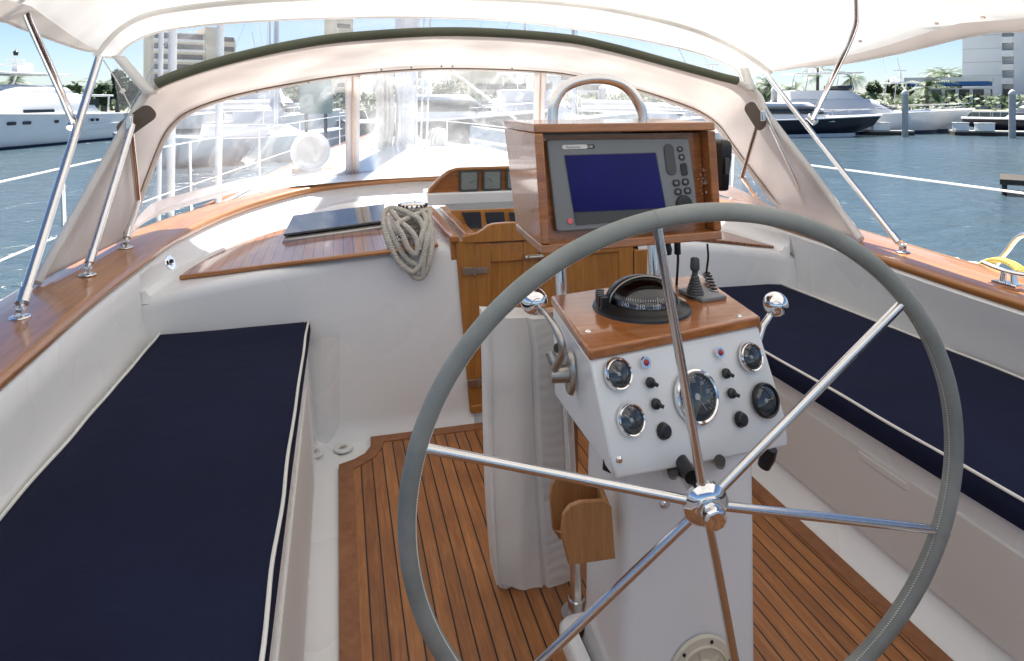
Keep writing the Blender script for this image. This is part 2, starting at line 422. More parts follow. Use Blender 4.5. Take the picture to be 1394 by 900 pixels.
# teak sole with a border that turns round the corner drain
m = MB(); m.prism([(XF + .05, YA, 0), (XE - .05, YA, 0), (XE - .05, YB - .05, 0), (XF + .19, YB - .05, 0), (XF + .15, YB - .11, 0), (XF + .05, YB - .17, 0)][::1], (0, 0, .012))
m.build('cockpit_sole', SOLE, yacht, bevel=.001)
m = MB()
arc = [(XF + .012, YB - .17), (XF + .06, YB - .165), (XF + .105, YB - .13), (XF + .13, YB - .08), (XF + .135, YB - .0)]
outer = [(XF, YA), (XF, YB - .19)] + arc[1:4] + [(XF + .135, YB), (XE, YB), (XE, YA)]
inner = [(XF + .056, YA), (XF + .056, YB - .235), (XF + .10, YB - .205), (XF + .145, YB - .165), (XF + .175, YB - .105), (XF + .19, YB - .055), (XE - .056, YB - .055), (XE - .056, YA)]
for i in range(len(outer) - 1):
    a, b = outer[i], outer[i + 1]; c, e = inner[i + 1], inner[i]
    m.hexa([(a[0], a[1], 0), (e[0], e[1], 0), (c[0], c[1], 0), (b[0], b[1], 0)], [(a[0], a[1], .016), (e[0], e[1], .016), (c[0], c[1], .016), (b[0], b[1], .016)])
m.build('sole_border', SOLEB, yacht, bevel=.0008)
# white moulded floor below the teak, with its gutter
m = MB(); m.box((XM, (YA + YW) / 2, -.03), (1.95, YW - YA + .1, .05)); m.build('gutter', WHITE, yacht)
# seat bases: cross-section swept fore and aft
def sweep(name, prof, y0, y1, mat, extra=None, ny=24, bv=0, sm=50):
    rows = []
    for i in range(ny + 1):
        y = y0 + (y1 - y0) * i / ny
        rows.append([(x, y, z) for x, z in prof])
    m = MB(); m.grid(rows); o = m.build(name, mat, yacht, smooth=sm); return o
def fillet(pts, r, n=5):
    out = []
    for i, p in enumerate(pts):
        if i in (0, len(pts) - 1): out.append(p); continue
        a = Vector(pts[i - 1]); b = Vector(p); c = Vector(pts[i + 1]); rr = r[i] if isinstance(r, (list, tuple)) else r
        ra = min(rr, (a - b).length * .45); rc = min(rr, (c - b).length * .45)
        p0 = b + (a - b).normalized() * ra; p2 = b + (c - b).normalized() * rc
        for k in range(n + 1):
            t = k / n; out.append(tuple(p0 * (1 - t) ** 2 + b * 2 * t * (1 - t) + p2 * t * t))
    return out
ZS = .46
sweep('seat_base', fillet([(-.86, ZS), (-.125, ZS), (-.092, .03), (-.05, .004), (XF - .002, -.002)], [0, .03, .02, .03, 0]), YA, YW, WHITE)
sweep('seat_base', fillet([(2.42, ZS - .01), (1.625, ZS - .01), (1.655, .06), (1.60, .006), (XE + .002, -.002)], [0, .03, .03, .03, 0]), YA, YW + .1, WHITE)
# slightly sunk locker fronts on the seat faces, shade put into their beige
m = MB(); m.hexa([(-.097, YA, .02), (-.085, YA, .02), (-.085, 2.62, .02), (-.097, 2.62, .02)], [(-.122, YA, .40), (-.112, YA, .40), (-.112, 2.62, .40), (-.122, 2.62, .40)])
m.build('locker_front', SHADEBEIGE, yacht, bevel=.004)
m = MB(); m.hexa([(1.644, -.2, .085), (1.66, -.2, .085), (1.66, 2.78, .085), (1.644, 2.78, .085)], [(1.6225, -.2, .375), (1.64, -.2, .375), (1.64, 2.78, .375), (1.6225, 2.78, .375)])
lf = m.build('locker_front', SHADEBEIGE, yacht, bevel=.006, bseg=3)
q = PPl(1200, 640, Vector((1.622, 0, .35)), Vector((-1, 0, -.07)))
m = MB(); m.box(q + Vector((0.002, 0, 0)), (.007, .19, .024), Matrix.Rotation(R(-4), 3, 'Y')); m.build('locker_pull', SHADEBEIGE, lf, bevel=.004)
# bulkhead, standing on the gutter, open at the companionway
m = MB()
CX0, CX1 = .605, 1.43
def bulk(x0, x1, zb=0):
    n = max(2, int((x1 - x0) / .08)); rows = []
    for i in range(n + 1):
        x = x0 + (x1 - x0) * i / n; z = zdeck(x)
        rows.append([(x, YW - .035, -.009), (x, YW - .022, .014), (x, YW - .012, .035), (x, YW - .003, .06), (x, YW, .09), (x, YW + .0, z - .05), (x, YW + .004, z - .028), (x, YW + .014, z - .012), (x, YW + .03, z - .003), (x, YW + .05, z)])
    m.grid(rows)
bulk(-.90, CX0); bulk(CX1, 2.42); 
m.add([(CX0, YW - .005, 0), (CX1, YW - .005, 0), (CX1, YW - .005, .10), (CX0, YW - .005, .10)], [[0, 1, 2, 3]])
m.build('bulkhead', WHITE, yacht, smooth=60)
# vertical rounded corner between seat and bulkhead
m = MB(); pr = [(-.14, YW), (-.115, YW - .018), (-.085, YW - .03), (-.05, YW - .03), (-.02, YW - .018), (.01, YW)]
m.grid([[(x, y, z) for x, y in pr] for z in (0, .15, .3, .46)]); m.build('corner_post', WHITE, yacht, smooth=80)
# coaming: inner wall from seat / bridge deck up to the rail
RI = [(-.80, YA, .80), (-.81, 0, .80), (-.812, 1.2, .80), (-.812, 1.92, .80), (-.81, 2.55, .81), (-.775, 3.1, .825)]
RI = [Vector(p) for p in RI] + [P(240, 322, Z=.84), P(300, 293, Z=.855), P(360, 272, Z=.875), P(420, 256.5, Z=.90), P(480, 248, Z=.92), P(530, 243.5, Z=.93), P(580, 240.5, Z=.935)]
half = [p.copy() for p in RI]
# starboard side mirrored forward, measured aft
st = [Vector((2 * XM - p.x, p.y, p.z)) for p in half[::-1] if p.y > 3.9 and p.x < .5]
st2 = [P(990, 283, Z=.835), P(1090, 312, Z=.82), P(1200, 349, Z=.805), P(1394, 411, Z=.80), Vector((2.275, .8, .80)), Vector((2.27, YA, .80))]
RIN = spl(half + st + st2, 8)
def side_normal(path, i):
    t = path[min(i + 1, len(path) - 1)] - path[max(i - 1, 0)]; t.z = 0; t.normalize(); return Vector((-t.y, t.x, 0))   # outward (path runs port aft -> bow -> starboard)
def rail_off(path, off, dz):
    return [p + side_normal(path, i) * (off(i) if callable(off) else off) + Vector((0, 0, dz)) for i, p in enumerate(path)]
N = len(RIN)
def wid(i):
    y = RIN[i].y; return .30 - .12 * max(0, min(1, (y - 3.2) / 1.4))
rows = []
ii = [RIN[i] for i in range(N)]
for i in range(N):
    n = side_normal(RIN, i); p = RIN[i]; wd = wid(i)
    sec = [(0, -.034), (-.006, -.026), (-.009, -.012), (-.006, -.003), (.004, .004), (.02, .007), (wd * .5, .012), (wd - .02, .006), (wd - .004, .001), (wd, -.01), (wd, -.03), (wd - .03, -.034)]
    rows.append([p + n * a + Vector((0, 0, b)) for a, b in sec])
m = MB(); m.grid(rows, close=True); m.build('rail_cap', RAILW, yacht, smooth=40)
# white outer coaming (falls to the side deck)
rows = []
for i in range(N):
    n = side_normal(RIN, i); p = RIN[i]; wd = wid(i)
    rows.append([p + n * .012 + Vector((0, 0, -.04)), p + n * (wd - .01) + Vector((0, 0, -.036)), p + n * (wd + .02) + Vector((0, 0, -.05)), Vector(((p + n * (wd + .06)).x, (p + n * (wd + .06)).y, .33))])
m = MB(); m.grid(rows); m.build('coaming_outside', WHITE, yacht, smooth=30)
# inner wall
def bottom(i):
    p = RIN[i]
    if lev[i]: return Vector(((-.735 if p.x < XM else 2.345) , p.y, ZS))
    tt = min(1, (p.y - YW) / 1.2); k = .02 + .27 * tt * tt * (3 - 2 * tt) ** .8
    q = p - side_normal(RIN, i) * k; return Vector((q.x, max(q.y, YW + .02), zdeck(q.x)))
RIN0 = list(RIN)
ins = []; lev = []
for i in range(N):
    if i and (RIN[i - 1].y < YW) != (RIN[i].y < YW):
        t_ = (YW - RIN[i - 1].y) / (RIN[i].y - RIN[i - 1].y); q_ = RIN[i - 1].lerp(RIN[i], t_)
        ins += [q_, q_ + (RIN[i] - RIN[i - 1]) * 1e-3]; lev += [RIN[i - 1].y < YW, RIN[i].y < YW]
    ins.append(RIN[i]); lev.append(RIN[i].y < YW)
RIN = ins; N = len(RIN)
rows = []
for i in range(N):
    p = RIN[i]; n = side_normal(RIN, i); b = bottom(i); t = p + n * .006 + Vector((0, 0, -.034)); t0 = t - Vector((0, 0, .012)) - n * .012; mid = t0.lerp(b, .5) + n * .012
    b2 = b - n * .02 if not lev[i] else b + Vector((0.02 if p.x < XM else -.02, 0, 0))
    rows.append([t, t0, t0.lerp(b, .25) + n * .008, mid, t0.lerp(b, .78) + n * .008, b + Vector((0, 0, .03)), b2 + Vector((0, 0, .004)), b2 + Vector((0, 0, -.05)) + n * .03])
cut = [i for i in range(N) if not lev[i]]
a, b = cut[0], cut[-1]
for nm, rr in (('coaming', rows[:a]), ('coaming', rows[b + 1:])):
    m = MB(); m.grid(rr); m.build(nm, WHITE, yacht, smooth=50)
m = MB(); m.grid(rows[a:b + 1])
for e_, xo in ((a, -.02), (b, .02)):
    q_ = [rows[e_][k] for k in range(6)]; q_.append(Vector((q_[0].x + xo, YW + .008, .66))); m.add(q_, [list(range(7))])
    m.grid([[rows[e_][k] for k in range(2, 8)], [Vector((rows[e_][k].x, YW + .003, .655)) for k in range(2, 8)]])
m.build('forward_coaming', WHITE, yacht, smooth=50)
from mathutils.bvhtree import BVHTree
def cast(u, v, mb):
    t = BVHTree.FromPolygons([tuple(q) for q in mb.v], mb.f); o = Vector((0, 0, HC)); d = (P(u, v, D=1.0) - o).normalized(); h = t.ray_cast(o, d); return h[0], (h[1] if h[1].dot(d) < 0 else -h[1])
RIN = RIN0; N = len(RIN)
fit_at = cast(231, 358, m)
# end gussets where the seat back meets the bulkhead are closed by the bridge deck
rows = []
for j in range(41):
    x = -.98 + j * (3.5 / 40)
    rows.append([(x, YW + .048 + t * 1.75 * 1.0, zdeck(x)) for t in (0, .1, .25, .5, .75, 1)])
m = MB(); m.grid(rows); m.build('bridge_deck', WHITE, yacht, smooth=60)
# teak covered shelf on the bridge deck, port side
fr = [(246, 381), (300, 374.5), (360, 366.5), (420, 359), (480, 351.5), (540, 344), (596, 336.5)]
bk = [(592, 318), (575, 300), (540, 292), (500, 294), (450, 302), (400, 312), (350, 326), (310, 342), (275, 360), (252, 374)]
bkS = spl([Vector((a, b, 0)) for a, b in bk], 4)
ol = [on_deck(a, b, .002) for a, b in fr] + [on_deck(p.x, p.y, .002) for p in bkS]
nf = len(fr); top = ol
m = MB()
cnt = sum(ol, Vector()) / len(ol); cnt.z = zdeck(cnt.x) + .002
n = len(ol); t2 = [p + Vector((0, 0, .014)) for p in ol]
inn = [p.lerp(cnt, .0) for p in t2]
# triangulate as strips between front and back
F = [on_deck(*fr[0], .002)] ; 
frS = [on_deck(p.x, p.y, .002) for p in spl([Vector((a, b, 0)) for a, b in fr], 8)]
bkR = [on_deck(p.x, p.y, .002) for p in bkS][::-1]
def resample(pts, n):
    L = [0]
    for i in range(1, len(pts)): L.append(L[-1] + (pts[i] - pts[i - 1]).length)
    out = []; k = 0
    for i in range(n):
        s = L[-1] * i / (n - 1)
        while k < len(L) - 2 and L[k + 1] < s: k += 1
        t = (s - L[k]) / max(1e-9, L[k + 1] - L[k]); out.append(pts[k].lerp(pts[k + 1], t))
    return out
A = resample(frS, 40); B = resample([frS[0]] + bkR + [frS[-1]], 40)
up = Vector((0, 0, .014))
rows = []
for p, q in zip(A, B):
    rows.append([p, p + up] + [(p + up).lerp(q + up, t) for t in (.25, .5, .75)] + [q + up, q])
m.grid(rows); sh = m.build('teak_shelf', SHELF, yacht, smooth=40)
m = MB(); m.tube([p + Vector((0, .004, .009)) for p in A] , .011, 8); m.build('shelf_edging', RAILW, sh)
# small deck hatch with smoked glass on the shelf
h0 = on_deck(384, 327, .03); h1 = on_deck(520, 308, .03); h2 = P(524, 281, Z=h1.z + .05); h3 = P(399, 297, Z=h0.z + .05)
hz = Vector((0, 0, .045))
m = MB(); m.hexa([h0 - hz * .6, h1 - hz * .6, h2 - Vector((0, 0, .09)), h3 - Vector((0, 0, .09))], [h0 - hz * .0, h1, h2, h3]); hat = m.build('deck_hatch', OLDMETAL, yacht, bevel=.006, bseg=3)
c = (h0 + h1 + h2 + h3) / 4
q = [p.lerp(c, .0) + Vector((0, 0, .004)) for p in (h0, h1, h2, h3)]
lid = [q[0].lerp(q[3], .12), q[1].lerp(q[2], .12), q[2], q[3]]
m = MB(); m.hexa(lid, [p + Vector((0, 0, .012)) for p in lid]); m.build('hatch_glass', DARKGLASS, hat, bevel=.003)
e0, e1 = h0 - hz * .9 + Vector((-.02, -.03, -.0)), h1 - hz * .9 + Vector((0, -.03, 0))
m = MB(); m.tube([e0, e1], .013, 10); m.build('hatch_coaming', RAILW, hat)
# round vent / socket on the coaming
c, nn = fit_at
m = MB(); m.lathe([(.0, .012), (.012, .012), (.017, .006), (.034, .006), (.038, .0), (.036, -.02)], c, nn, 28); k = m.build('shower_fitting', CHROME, yacht)
m = MB(); m.lathe([(.0, .020), (.009, .018), (.010, .008)], c + Vector((0, -.012, .006)), nn, 16); m.build('fitting_button', BLACK, k)
# drains in the corner of the sole and on the seat edge
for (u, v, z) in ((467, 610.5, .004), (427, 617, .035)):
    c = P(u, v, Z=z); m = MB(); m.lathe([(.0, .002), (.02, .002), (.024, .007), (.038, .007), (.041, .0)], c, (0, 0, 1), 28); k = m.build('drain', PVC, yacht)
    m = MB(); m.box(c + Vector((0, 0, .008)), (.028, .011, .006), Matrix.Rotation(R(20), 3, 'Z')); m.build('drain_cap', OLDMETAL, k, bevel=.002)
# ------------------------------------------------------------------ companionway: frame, doors, boards
YD = YW - .012
def PD(u, v, dy=0.0): return P(u, v, Y=YD + dy)
fr_ = MB()
tl, bl = PD(620, 328), PD(640, 562); tr, br = PD(880, 303), Vector((2 * 1.02 - bl.x, YD, bl.z)); 
tl2, bl2 = PD(646, 327), PD(657, 556)
tk = Vector((0, .05, 0))
def board(m, pts, th): m.prism(pts, th)
board(fr_, [bl, bl2, tl2, tl], tk)
sill0, sill1 = PD(641, 562), Vector((br.x, YD, PD(641, 562).z))
fr_.hexa([sill0 + Vector((0, -.012, 0)), sill1 + Vector((0, -.012, 0)), sill1 + tk, sill0 + tk], [p + Vector((0, 0, .035)) for p in (sill0 + Vector((0, -.012, 0)), sill1 + Vector((0, -.012, 0)), sill1 + tk, sill0 + tk)])
rx = PD(877, 340)
fr_.prism([Vector((rx.x - .06, YD, sill1.z)), Vector((rx.x, YD, sill1.z)), Vector((rx.x + .02, YD, rx.z)), Vector((rx.x - .05, YD, rx.z))], tk)
cf = fr_.build('companionway_frame', DOORW, yacht, bevel=.004)
# two doors
xa = PD(647, 400).x; xb = rx.x - .055; xm = PD(735, 360).x; zb = sill0.z + .04
zt = PD(660, 330).z - .012
for k, (x0, x1) in enumerate(((xa, xm - .003), (xm + .003, xb))):
    m = MB(); z1 = PD(735, 318).z - .02 if k else PD(660, 331).z
    y = YD + .004
    st_ = .075
    m.box(((x0 + st_ / 2), y + .014, (zb + z1) / 2), (st_, .028, z1 - zb)); m.box(((x1 - st_ / 2), y + .014, (zb + z1) / 2), (st_, .028, z1 - zb))
    for zc in (zb + .05, z1 - .05, (zb + z1) / 2 - .02): m.box(((x0 + x1) / 2, y + .0142, zc), (x1 - x0 - 2 * st_ - .001, .0275, .09 if zc != z1 - .05 else .085))
    dr = m.build('companionway_door', DOORW, yacht, bevel=.004)
    m = MB(); m.box(((x0 + x1) / 2, y + .018, (zb + z1) / 2), (x1 - x0 - 2 * st_ + .01, .012, z1 - zb - .1)); m.build('door_panel', DOORW, dr)
for (u, v) in ((646, 369), (652, 521)):
    c = PD(u, v, -.006); m = MB(); m.box(c + Vector((-.028, 0, 0)), (.052, .006, .034)); m.box(c + Vector((.032, 0, 0)), (.056, .006, .026)); m.tube([c + Vector((0, -.003, -.02)), c + Vector((0, -.003, .02))], .006, 10)
    m.build('door_hinge', OLDMETAL, cf, bevel=.001)
c = PD(722, 350, -.012); m = MB(); m.tube([c + Vector((-.02, -.01, 0)), c + Vector((.06, -.01, .002))], .006, 10); m.lathe([(.0, .012), (.012, .01), (.014, 0), (.006, -.01)], c + Vector((-.02, -.01, 0)), (-1, 0, 0), 16); m.box(c + Vector((.02, .003, 0)), (.09, .006, .02))
m.build('door_bolt', OLDMETAL, cf, bevel=.001)
# top board with its curved shoulder
m = MB(); pts = [PD(630, 331), PD(630, 322), PD(650, 317), PD(658, 312), PD(664, 307), PD(672, 304.5), PD(690, 303)] + [PD(u, 303 - (u - 690) * .02) for u in (740, 800, 878)] + [PD(878, 318), PD(760, 325)]
m.prism([p + Vector((0, -.006, 0)) for p in pts], (0, .03, 0)); m.build('washboard', DOORW, yacht, bevel=.003)
# side cheek running forward, sliding hatch, its garage beam
m = MB()
a0, a1 = PD(619, 326, -.01), P(583, 284, Y=3.72); 
def bar(m, p, q, w, h):
    t = (q - p).normalized(); s = t.cross(Vector((0, 0, 1))).normalized() * w / 2; u = Vector((0, 0, h / 2))
    m.hexa([p - s - u, p + s - u, q + s - u, q - s - u], [p - s + u, p + s + u, q + s + u, q - s + u])
bar(m, a0, a1, .045, .03); bar(m, a0 + Vector((.0, .02, -.05)), a1 + Vector((.0, 0, -.06)), .03, .10)
bar(m, PD(640, 322, .01), P(604, 284, Y=3.72), .05, .03)
xr = 2 * 1.02
m.build('hatch_runner', RAILW, yacht, bevel=.006, bseg=3)
m = MB(); bar(m, Vector((xr - a0.x, a0.y, a0.z)), Vector((xr - a1.x, a1.y, a1.z)), .045, .03)
m.build('hatch_runner', RAILW, yacht, bevel=.006, bseg=3)
# starboard teak shelf
ss = [Vector((x, y, zdeck(x) + .002)) for x, y in ((1.62, YW + .03), (1.9, YW + .03), (2.13, YW + .04), (2.26, YW + .08), (2.16, 3.45), (1.95, 3.8), (1.62, 3.9))]
m = MB(); m.prism(ss, (0, 0, .014)); m.build('teak_shelf', SHELF, yacht, bevel=.003)
hb_b = MB(); hb_b.prism([P(u, v, Y=3.2) for u, v in ((612, 287), (643, 318), (700, 318), (760, 318), (860, 310), (860, 280), (690, 284))], (0, .012, 0)); hbo = hb_b.build('reflection_backing', DOORW, yacht, bevel=.002)  # invented backing board for the modelled instrument reflections
for k in range(5):
    u = 641 + 32 * k; m = MB(); m.prism([P(a, b, Y=3.195) for a, b in ((u - 13, 289), (u + 13, 288.4), (u + 15, 311), (u - 9 if k else u - 3, 311))], (0, -.006, 0)); m.build('instrument_reflection', WINGLASS, hbo, bevel=.001)  # dark panes imitate the square instruments mirrored in the shiny hatch
s0, s1 = P(662, 311, Y=3.03), P(612, 287, Y=3.68); s0.z = s1.z = min(s0.z, .83) if False else s1.z - .01
s0 = Vector((.68, 3.3, 0)); m = MB(); xe = xr - .62
m.hexa([(s0.x - .06, 3.22, .84), (xe, 3.22, .84), (xe, 3.8, .87), (s1.x - .01, 3.8, .87)], [(s0.x - .06, 3.22, .85), (xe, 3.22, .85), (xe, 3.8, .88), (s1.x - .01, 3.8, .88)])
m.build('sliding_hatch', DARKGLASS, yacht, bevel=.002)
for k in range(0):
    m = MB(); xx = s0.x + .06 + k * .17; m.hexa([(xx, 3.06, .8035), (xx + .10, 3.06, .8035), (xx + .10, 3.3, .8155), (xx, 3.3, .8155)], [(xx, 3.06, .807), (xx + .10, 3.06, .807), (xx + .10, 3.3, .819), (xx, 3.3, .819)])
    m.build('hatch_light', WINGLASS, yacht, bevel=.001)
b0 = P(582, 276, Y=3.80); b1 = P(584, 264, Y=3.80)
m = MB(); m.hexa([(b0.x, 3.8, b0.z - .02), (1.52, 3.8, b0.z - .02), (1.52, 4.02, b0.z - .02), (b0.x, 4.02, b0.z - .02)], [(b0.x, 3.8, b1.z), (1.52, 3.8, b1.z), (1.52, 4.02, b1.z), (b0.x, 4.02, b1.z)])
m.build('hatch_garage', WHITE2, yacht, bevel=.008, bseg=3)
# ------------------------------------------------------------------ hull, side decks, cabin top
PT = [(-1.72, YA - 1), (-1.74, 1.5), (-1.68, 3.2), (-1.5, 5.2), (-1.16, 7.2), (-.62, 10.2), (.1, 13.2), (.62, 15.0), (XM, 15.5)]
PT = spl([Vector((x, y, 0)) for x, y in PT], 5)
zsh = lambda y: .34 + .004 * max(0, y - 2) ** 1.6
rows = []
for p in PT: rows.append([Vector((p.x + t * 2 * (XM - p.x), p.y, zsh(p.y) + .04 * (1 - (2 * t - 1) ** 2))) for t in [i / 10 for i in range(11)]])
def in_cockpit(c): return -1.02 < c.x < 2.56 and c.y < 4.95
m = MB(); m.grid(rows); keep = []
f2 = []; u2 = []
for f, u in zip(m.f, m.uv):
    c = sum((m.v[i] for i in f), Vector()) / len(f)
    if not (-.95 < c.x < 2.4 and c.y < 4.4): f2.append(f); u2.append(u)
m.f = f2; m.uv = u2; m.mi = [0] * len(f2)
m.build('side_deck', WHITE2, yacht, smooth=60)
rows = []
for sgn in (1, -1):
    rr = []
    for p in PT:
        x = p.x if sgn > 0 else 2 * XM - p.x; k = (XM - x)
        rr.append([Vector((x, p.y, zsh(p.y) + .005)), Vector((x, p.y, zsh(p.y) + .05)), Vector((x - .0, p.y, zsh(p.y) + .05)), Vector((x + k * .02, p.y, zsh(p.y) - .3)), Vector((x + k * .12, p.y - .2, WATER)), Vector((x + k * .3, p.y - .3, WATER - .3))])
    m = MB(); m.grid(rr); m.build('hull', HULLW, yacht, smooth=50)
for sgn in (1, -1):
    m = MB(); m.tube([Vector((p.x if sgn > 0 else 2 * XM - p.x, p.y, zsh(p.y) + .06)) for p in PT], .028, 8); m.build('toe_rail', RAILW, yacht)
# cabin trunk forward of the rail
tr_ = [(4.55, 1.30, .915), (5.4, 1.22, .93), (7.5, 1.0, .93), (9.2, .75, .88), (9.6, .62, .55)]
rows = []
for y, hw, z in tr_:
    rows.append([Vector((XM + s_ * hw, y, zz)) for s_, zz in ((-1.08, zsh(y)), (-1.02, z - .10), (-.97, z - .03), (-.8, z), (-.4, z + .03), (0, z + .04), (.4, z + .03), (.8, z), (.97, z - .03), (1.02, z - .10), (1.08, zsh(y)))])
rows.append([Vector((p.x, 9.75, zsh(9.7))) for p in rows[-1]])
m = MB(); m.grid(rows); m.build('cabin_top', WHITE2, yacht, smooth=50)

# ------------------------------------------------------------------ cushions
def cushion(label, fr_e, bk_e, y0, y1, z, th, in_left):
    """fr_e / bk_e: functions y -> x of the inboard and outboard edge"""
    root = empty('seat_cushion', ((fr_e(1) + bk_e(1)) / 2, .8, z - th), label, 'cushion')
    ny, nx = 60, 16; rows = []
    rnd = random.Random(3)
    for i in range(ny + 1):
        y = y0 + (y1 - y0) * i / ny
        f, b = fr_e(y), bk_e(y); row = []
        for j in range(nx + 1):
            t = j / nx; x = f + (b - f) * t
            edge = min(t, 1 - t) * abs(b - f); ey = min(y - y0, y1 - y)
            k = min(1, edge / .09) * min(1, max(0, ey) / .09)
            row.append(Vector((x, y, z - .006 + .012 * math.sin(k * PI / 2) + .004 * noise.noise(Vector((x * 3, y * 2.2, 1))))))
        s = 1 if b > f else -1
        a = [Vector((b + s * .006, y, z - .02)), Vector((b + s * .004, y, z - th))]
        c = [Vector((f - s * .004, y, z - th)), Vector((f - s * .008, y, z - th * .5)), Vector((f - s * .005, y, z - .018))]
        rows.append(c + row + a)
    m = MB(); m.grid(rows, close=False)
    last = rows[-1]; m.add(last, [list(range(len(last)))])
    first = rows[0]; m.add(first, [list(range(len(first)))[::-1]])
    m.build('cushion_cover', NAVY, root, smooth=50)
    for fn, nm, s in ((fr_e, 'piping', 1), (bk_e, 'piping', -1)):
        s2 = 1 if (bk_e(1) > fr_e(1)) == (s > 0) else -1
        pts = []
        for i in range(121):
            y = y0 + (y1 - y0) * i / 120
            pts.append(Vector((fn(y) + s2 * (.002 + .005 * noise.noise(Vector((y * 4.5, s, 2)))), y, z - .002 + .003 * noise.noise(Vector((y * 3, s, 9))))))
        if s > 0: pts.append(Vector((fn(y1) + s2 * .02, y1 - .004, z - .002)))
        m = MB(); m.tube(pts, .0047, 8); m.build('piping', PIPING, root)
    return root
cushion('long navy cushion on the port seat, white piping down both edges, filling the lower left', lambda y: -.118 - .008 * math.sin(y), lambda y: -.70 - .05 * max(0, min(1, (2.9 - y) / 1.2)) , YA + .05, 2.965, .54, .078, True)
cushion('long navy cushion on the starboard seat behind the steering wheel, dark side face showing', lambda y: 1.605 - .02 * (y - 1.2), lambda y: 2.30 - .05 * max(0, (y - 1.8)), YA + .05, 3.05, .525, .072, False)

# ------------------------------------------------------------------ steering pedestal
ped = empty('steering_pedestal', (.82, 1.62, 0), 'white steering pedestal with round gauges and a varnished wooden top', 'steering pedestal')
ZT = .93
TL, TR, KL = P(803, 475, Z=ZT), P(1032, 430, Z=ZT), P(752, 403, Z=ZT); KR = KL + (TR - TL) * 1.04; KR.z = ZT
CL, CR = P(828, 617, Y=1.33), P(1071, 572, Y=1.43); LL, LR = P(838, 655, Y=1.342), P(1074, 608, Y=1.442)
BKL = Vector((.600, 1.80, .645)); BKR = Vector((1.10, 1.9, .625))
tz = Vector((0, 0, .026))
m = MB()
vs = [TL - tz, TR - tz, CL, CR, LL, LR, BKL, BKR, KL - tz, KR - tz]
m.add(vs, [[0, 2, 3, 1], [2, 4, 5, 3], [4, 6, 7, 5], [6, 8, 9, 7], [8, 0, 1, 9], [8, 6, 4, 2, 0], [1, 3, 5, 7, 9]])
console = m.build('console_box', WHITE2, ped, bevel=.009, bseg=4)
m = MB(); o1 = Vector((-.004, -.006, 0)); o2 = Vector((.004, -.006, 0)); 
m.hexa([TL - tz + o1, TR - tz + o2, KR - tz + Vector((.004, .004, 0)), KL - tz + Vector((-.004, .004, 0))], [TL + o1, TR + o2, KR + Vector((.004, .004, 0)), KL + Vector((-.004, .004, 0))])
top = m.build('wooden_top', TOPW, ped, bevel=.006, bseg=3)
for (u, v) in ((801, 451), (1006, 430)):
    m = MB(); m.lathe([(0, .002), (.006, .002), (.0085, 0)], P(u, v, Z=ZT), (0, 0, 1), 14); m.build('screw', CHROME, top)
# column
m = MB()
def rrect(x0, x1, y0, y1, z, r=.03, n=4):
    out = []
    for cx, cy, a0 in ((x1 - r, y0 + r, -90), (x1 - r, y1 - r, 0), (x0 + r, y1 - r, 90), (x0 + r, y0 + r, 180)):
        for k in range(n + 1):
            a = R(a0 + 90 * k / n); out.append(Vector((cx + r * math.cos(a), cy + r * math.sin(a), z)))
    return out
c0 = P(848, 700, Y=1.42).x; c1 = P(1033, 640, Y=1.42).x
rows = [rrect(c0 - .012, c1 + .012, 1.40, 1.70, 0), rrect(c0 - .012, c1 + .012, 1.40, 1.70, .02), rrect(c0 - .003, c1 + .0, 1.415, 1.69, .05), rrect(c0, c1, 1.42, 1.68, .10), rrect(c0 + .004, c1, 1.425, 1.68, .45), rrect(c0 + .006, c1, 1.43, 1.67, .66)]
m.grid(rows, close=True); m.build('pedestal_column', WHITE2, ped, smooth=50)
m = MB(); rows = [rrect(c0 - .055, c1 + .03, 1.44, 1.74, 0), rrect(c0 - .055, c1 + .03, 1.44, 1.74, .05), rrect(c0 - .045, c1 + .02, 1.45, 1.73, .065), rrect(c0 - .02, c1 + .0, 1.47, 1.70, .07)]
m.grid(rows, close=True); m.build('pedestal_foot', WHITE2, ped, smooth=50)
# inspection plate
yp = 1.4165; c = P(955, 914, Y=yp)
m = MB(); m.lathe([(.0, .010), (.03, .010), (.034, .006), (.06, .007), (.064, .012), (.066, .007), (.083, .006), (.088, 0)], c, (0, -1, .0), 48); pl = m.build('inspection_plate', CREAM, ped)
for k in range(6):
    a = R(60 * k + 12); m = MB(); m.lathe([(0, .002), (.004, .002), (.0045, 0)], c + Vector((.075 * math.cos(a), -.007, .075 * math.sin(a))), (0, -1, 0), 12); m.build('screw', BLACK, pl)
m = MB()
for k in range(6):
    a = R(60 * k + 40); m.box(c + Vector((.045 * math.cos(a), -.0085, .045 * math.sin(a))), (.02, .004, .005), Matrix.Rotation(-a, 3, 'Y'))
m.build('plate_ribs', CREAM, pl)
for (u, v, yy, r, mt) in ((843, 626, 1.336, .007, CHROME), (906, 686, 1.424, .011, CHROME)):
    m = MB(); m.lathe([(0, .006), (r * .7, .006), (r, .002), (r * 1.2, 0)], P(u, v, Y=yy), (0, -1, 0), 18); m.build('bolt', mt, ped)
# dark slots under the console
for (u, v) in ((916, 641), (980, 627)):
    m = MB(); m.tube([P(u, v, Y=1.385), P(u, v + 4, Y=1.42)], .013, 14); m.build('vent_plug', BLACK, ped)
m = MB(); k = P(821, 640, Y=1.40); m.prism([k, k + Vector((.028, -.01, -.012)), k + Vector((0.002, .0, .03))], (0, .004, 0)); m.build('vent_plug', BLACK, ped)
m = MB(); k = P(1045, 622, Y=1.50); m.lathe([(0, .03), (.016, .028), (.02, .0), (.016, -.03), (0, -.032)], k, (.2, -.3, 1), 20); m.build('side_knob', BLACK, ped)

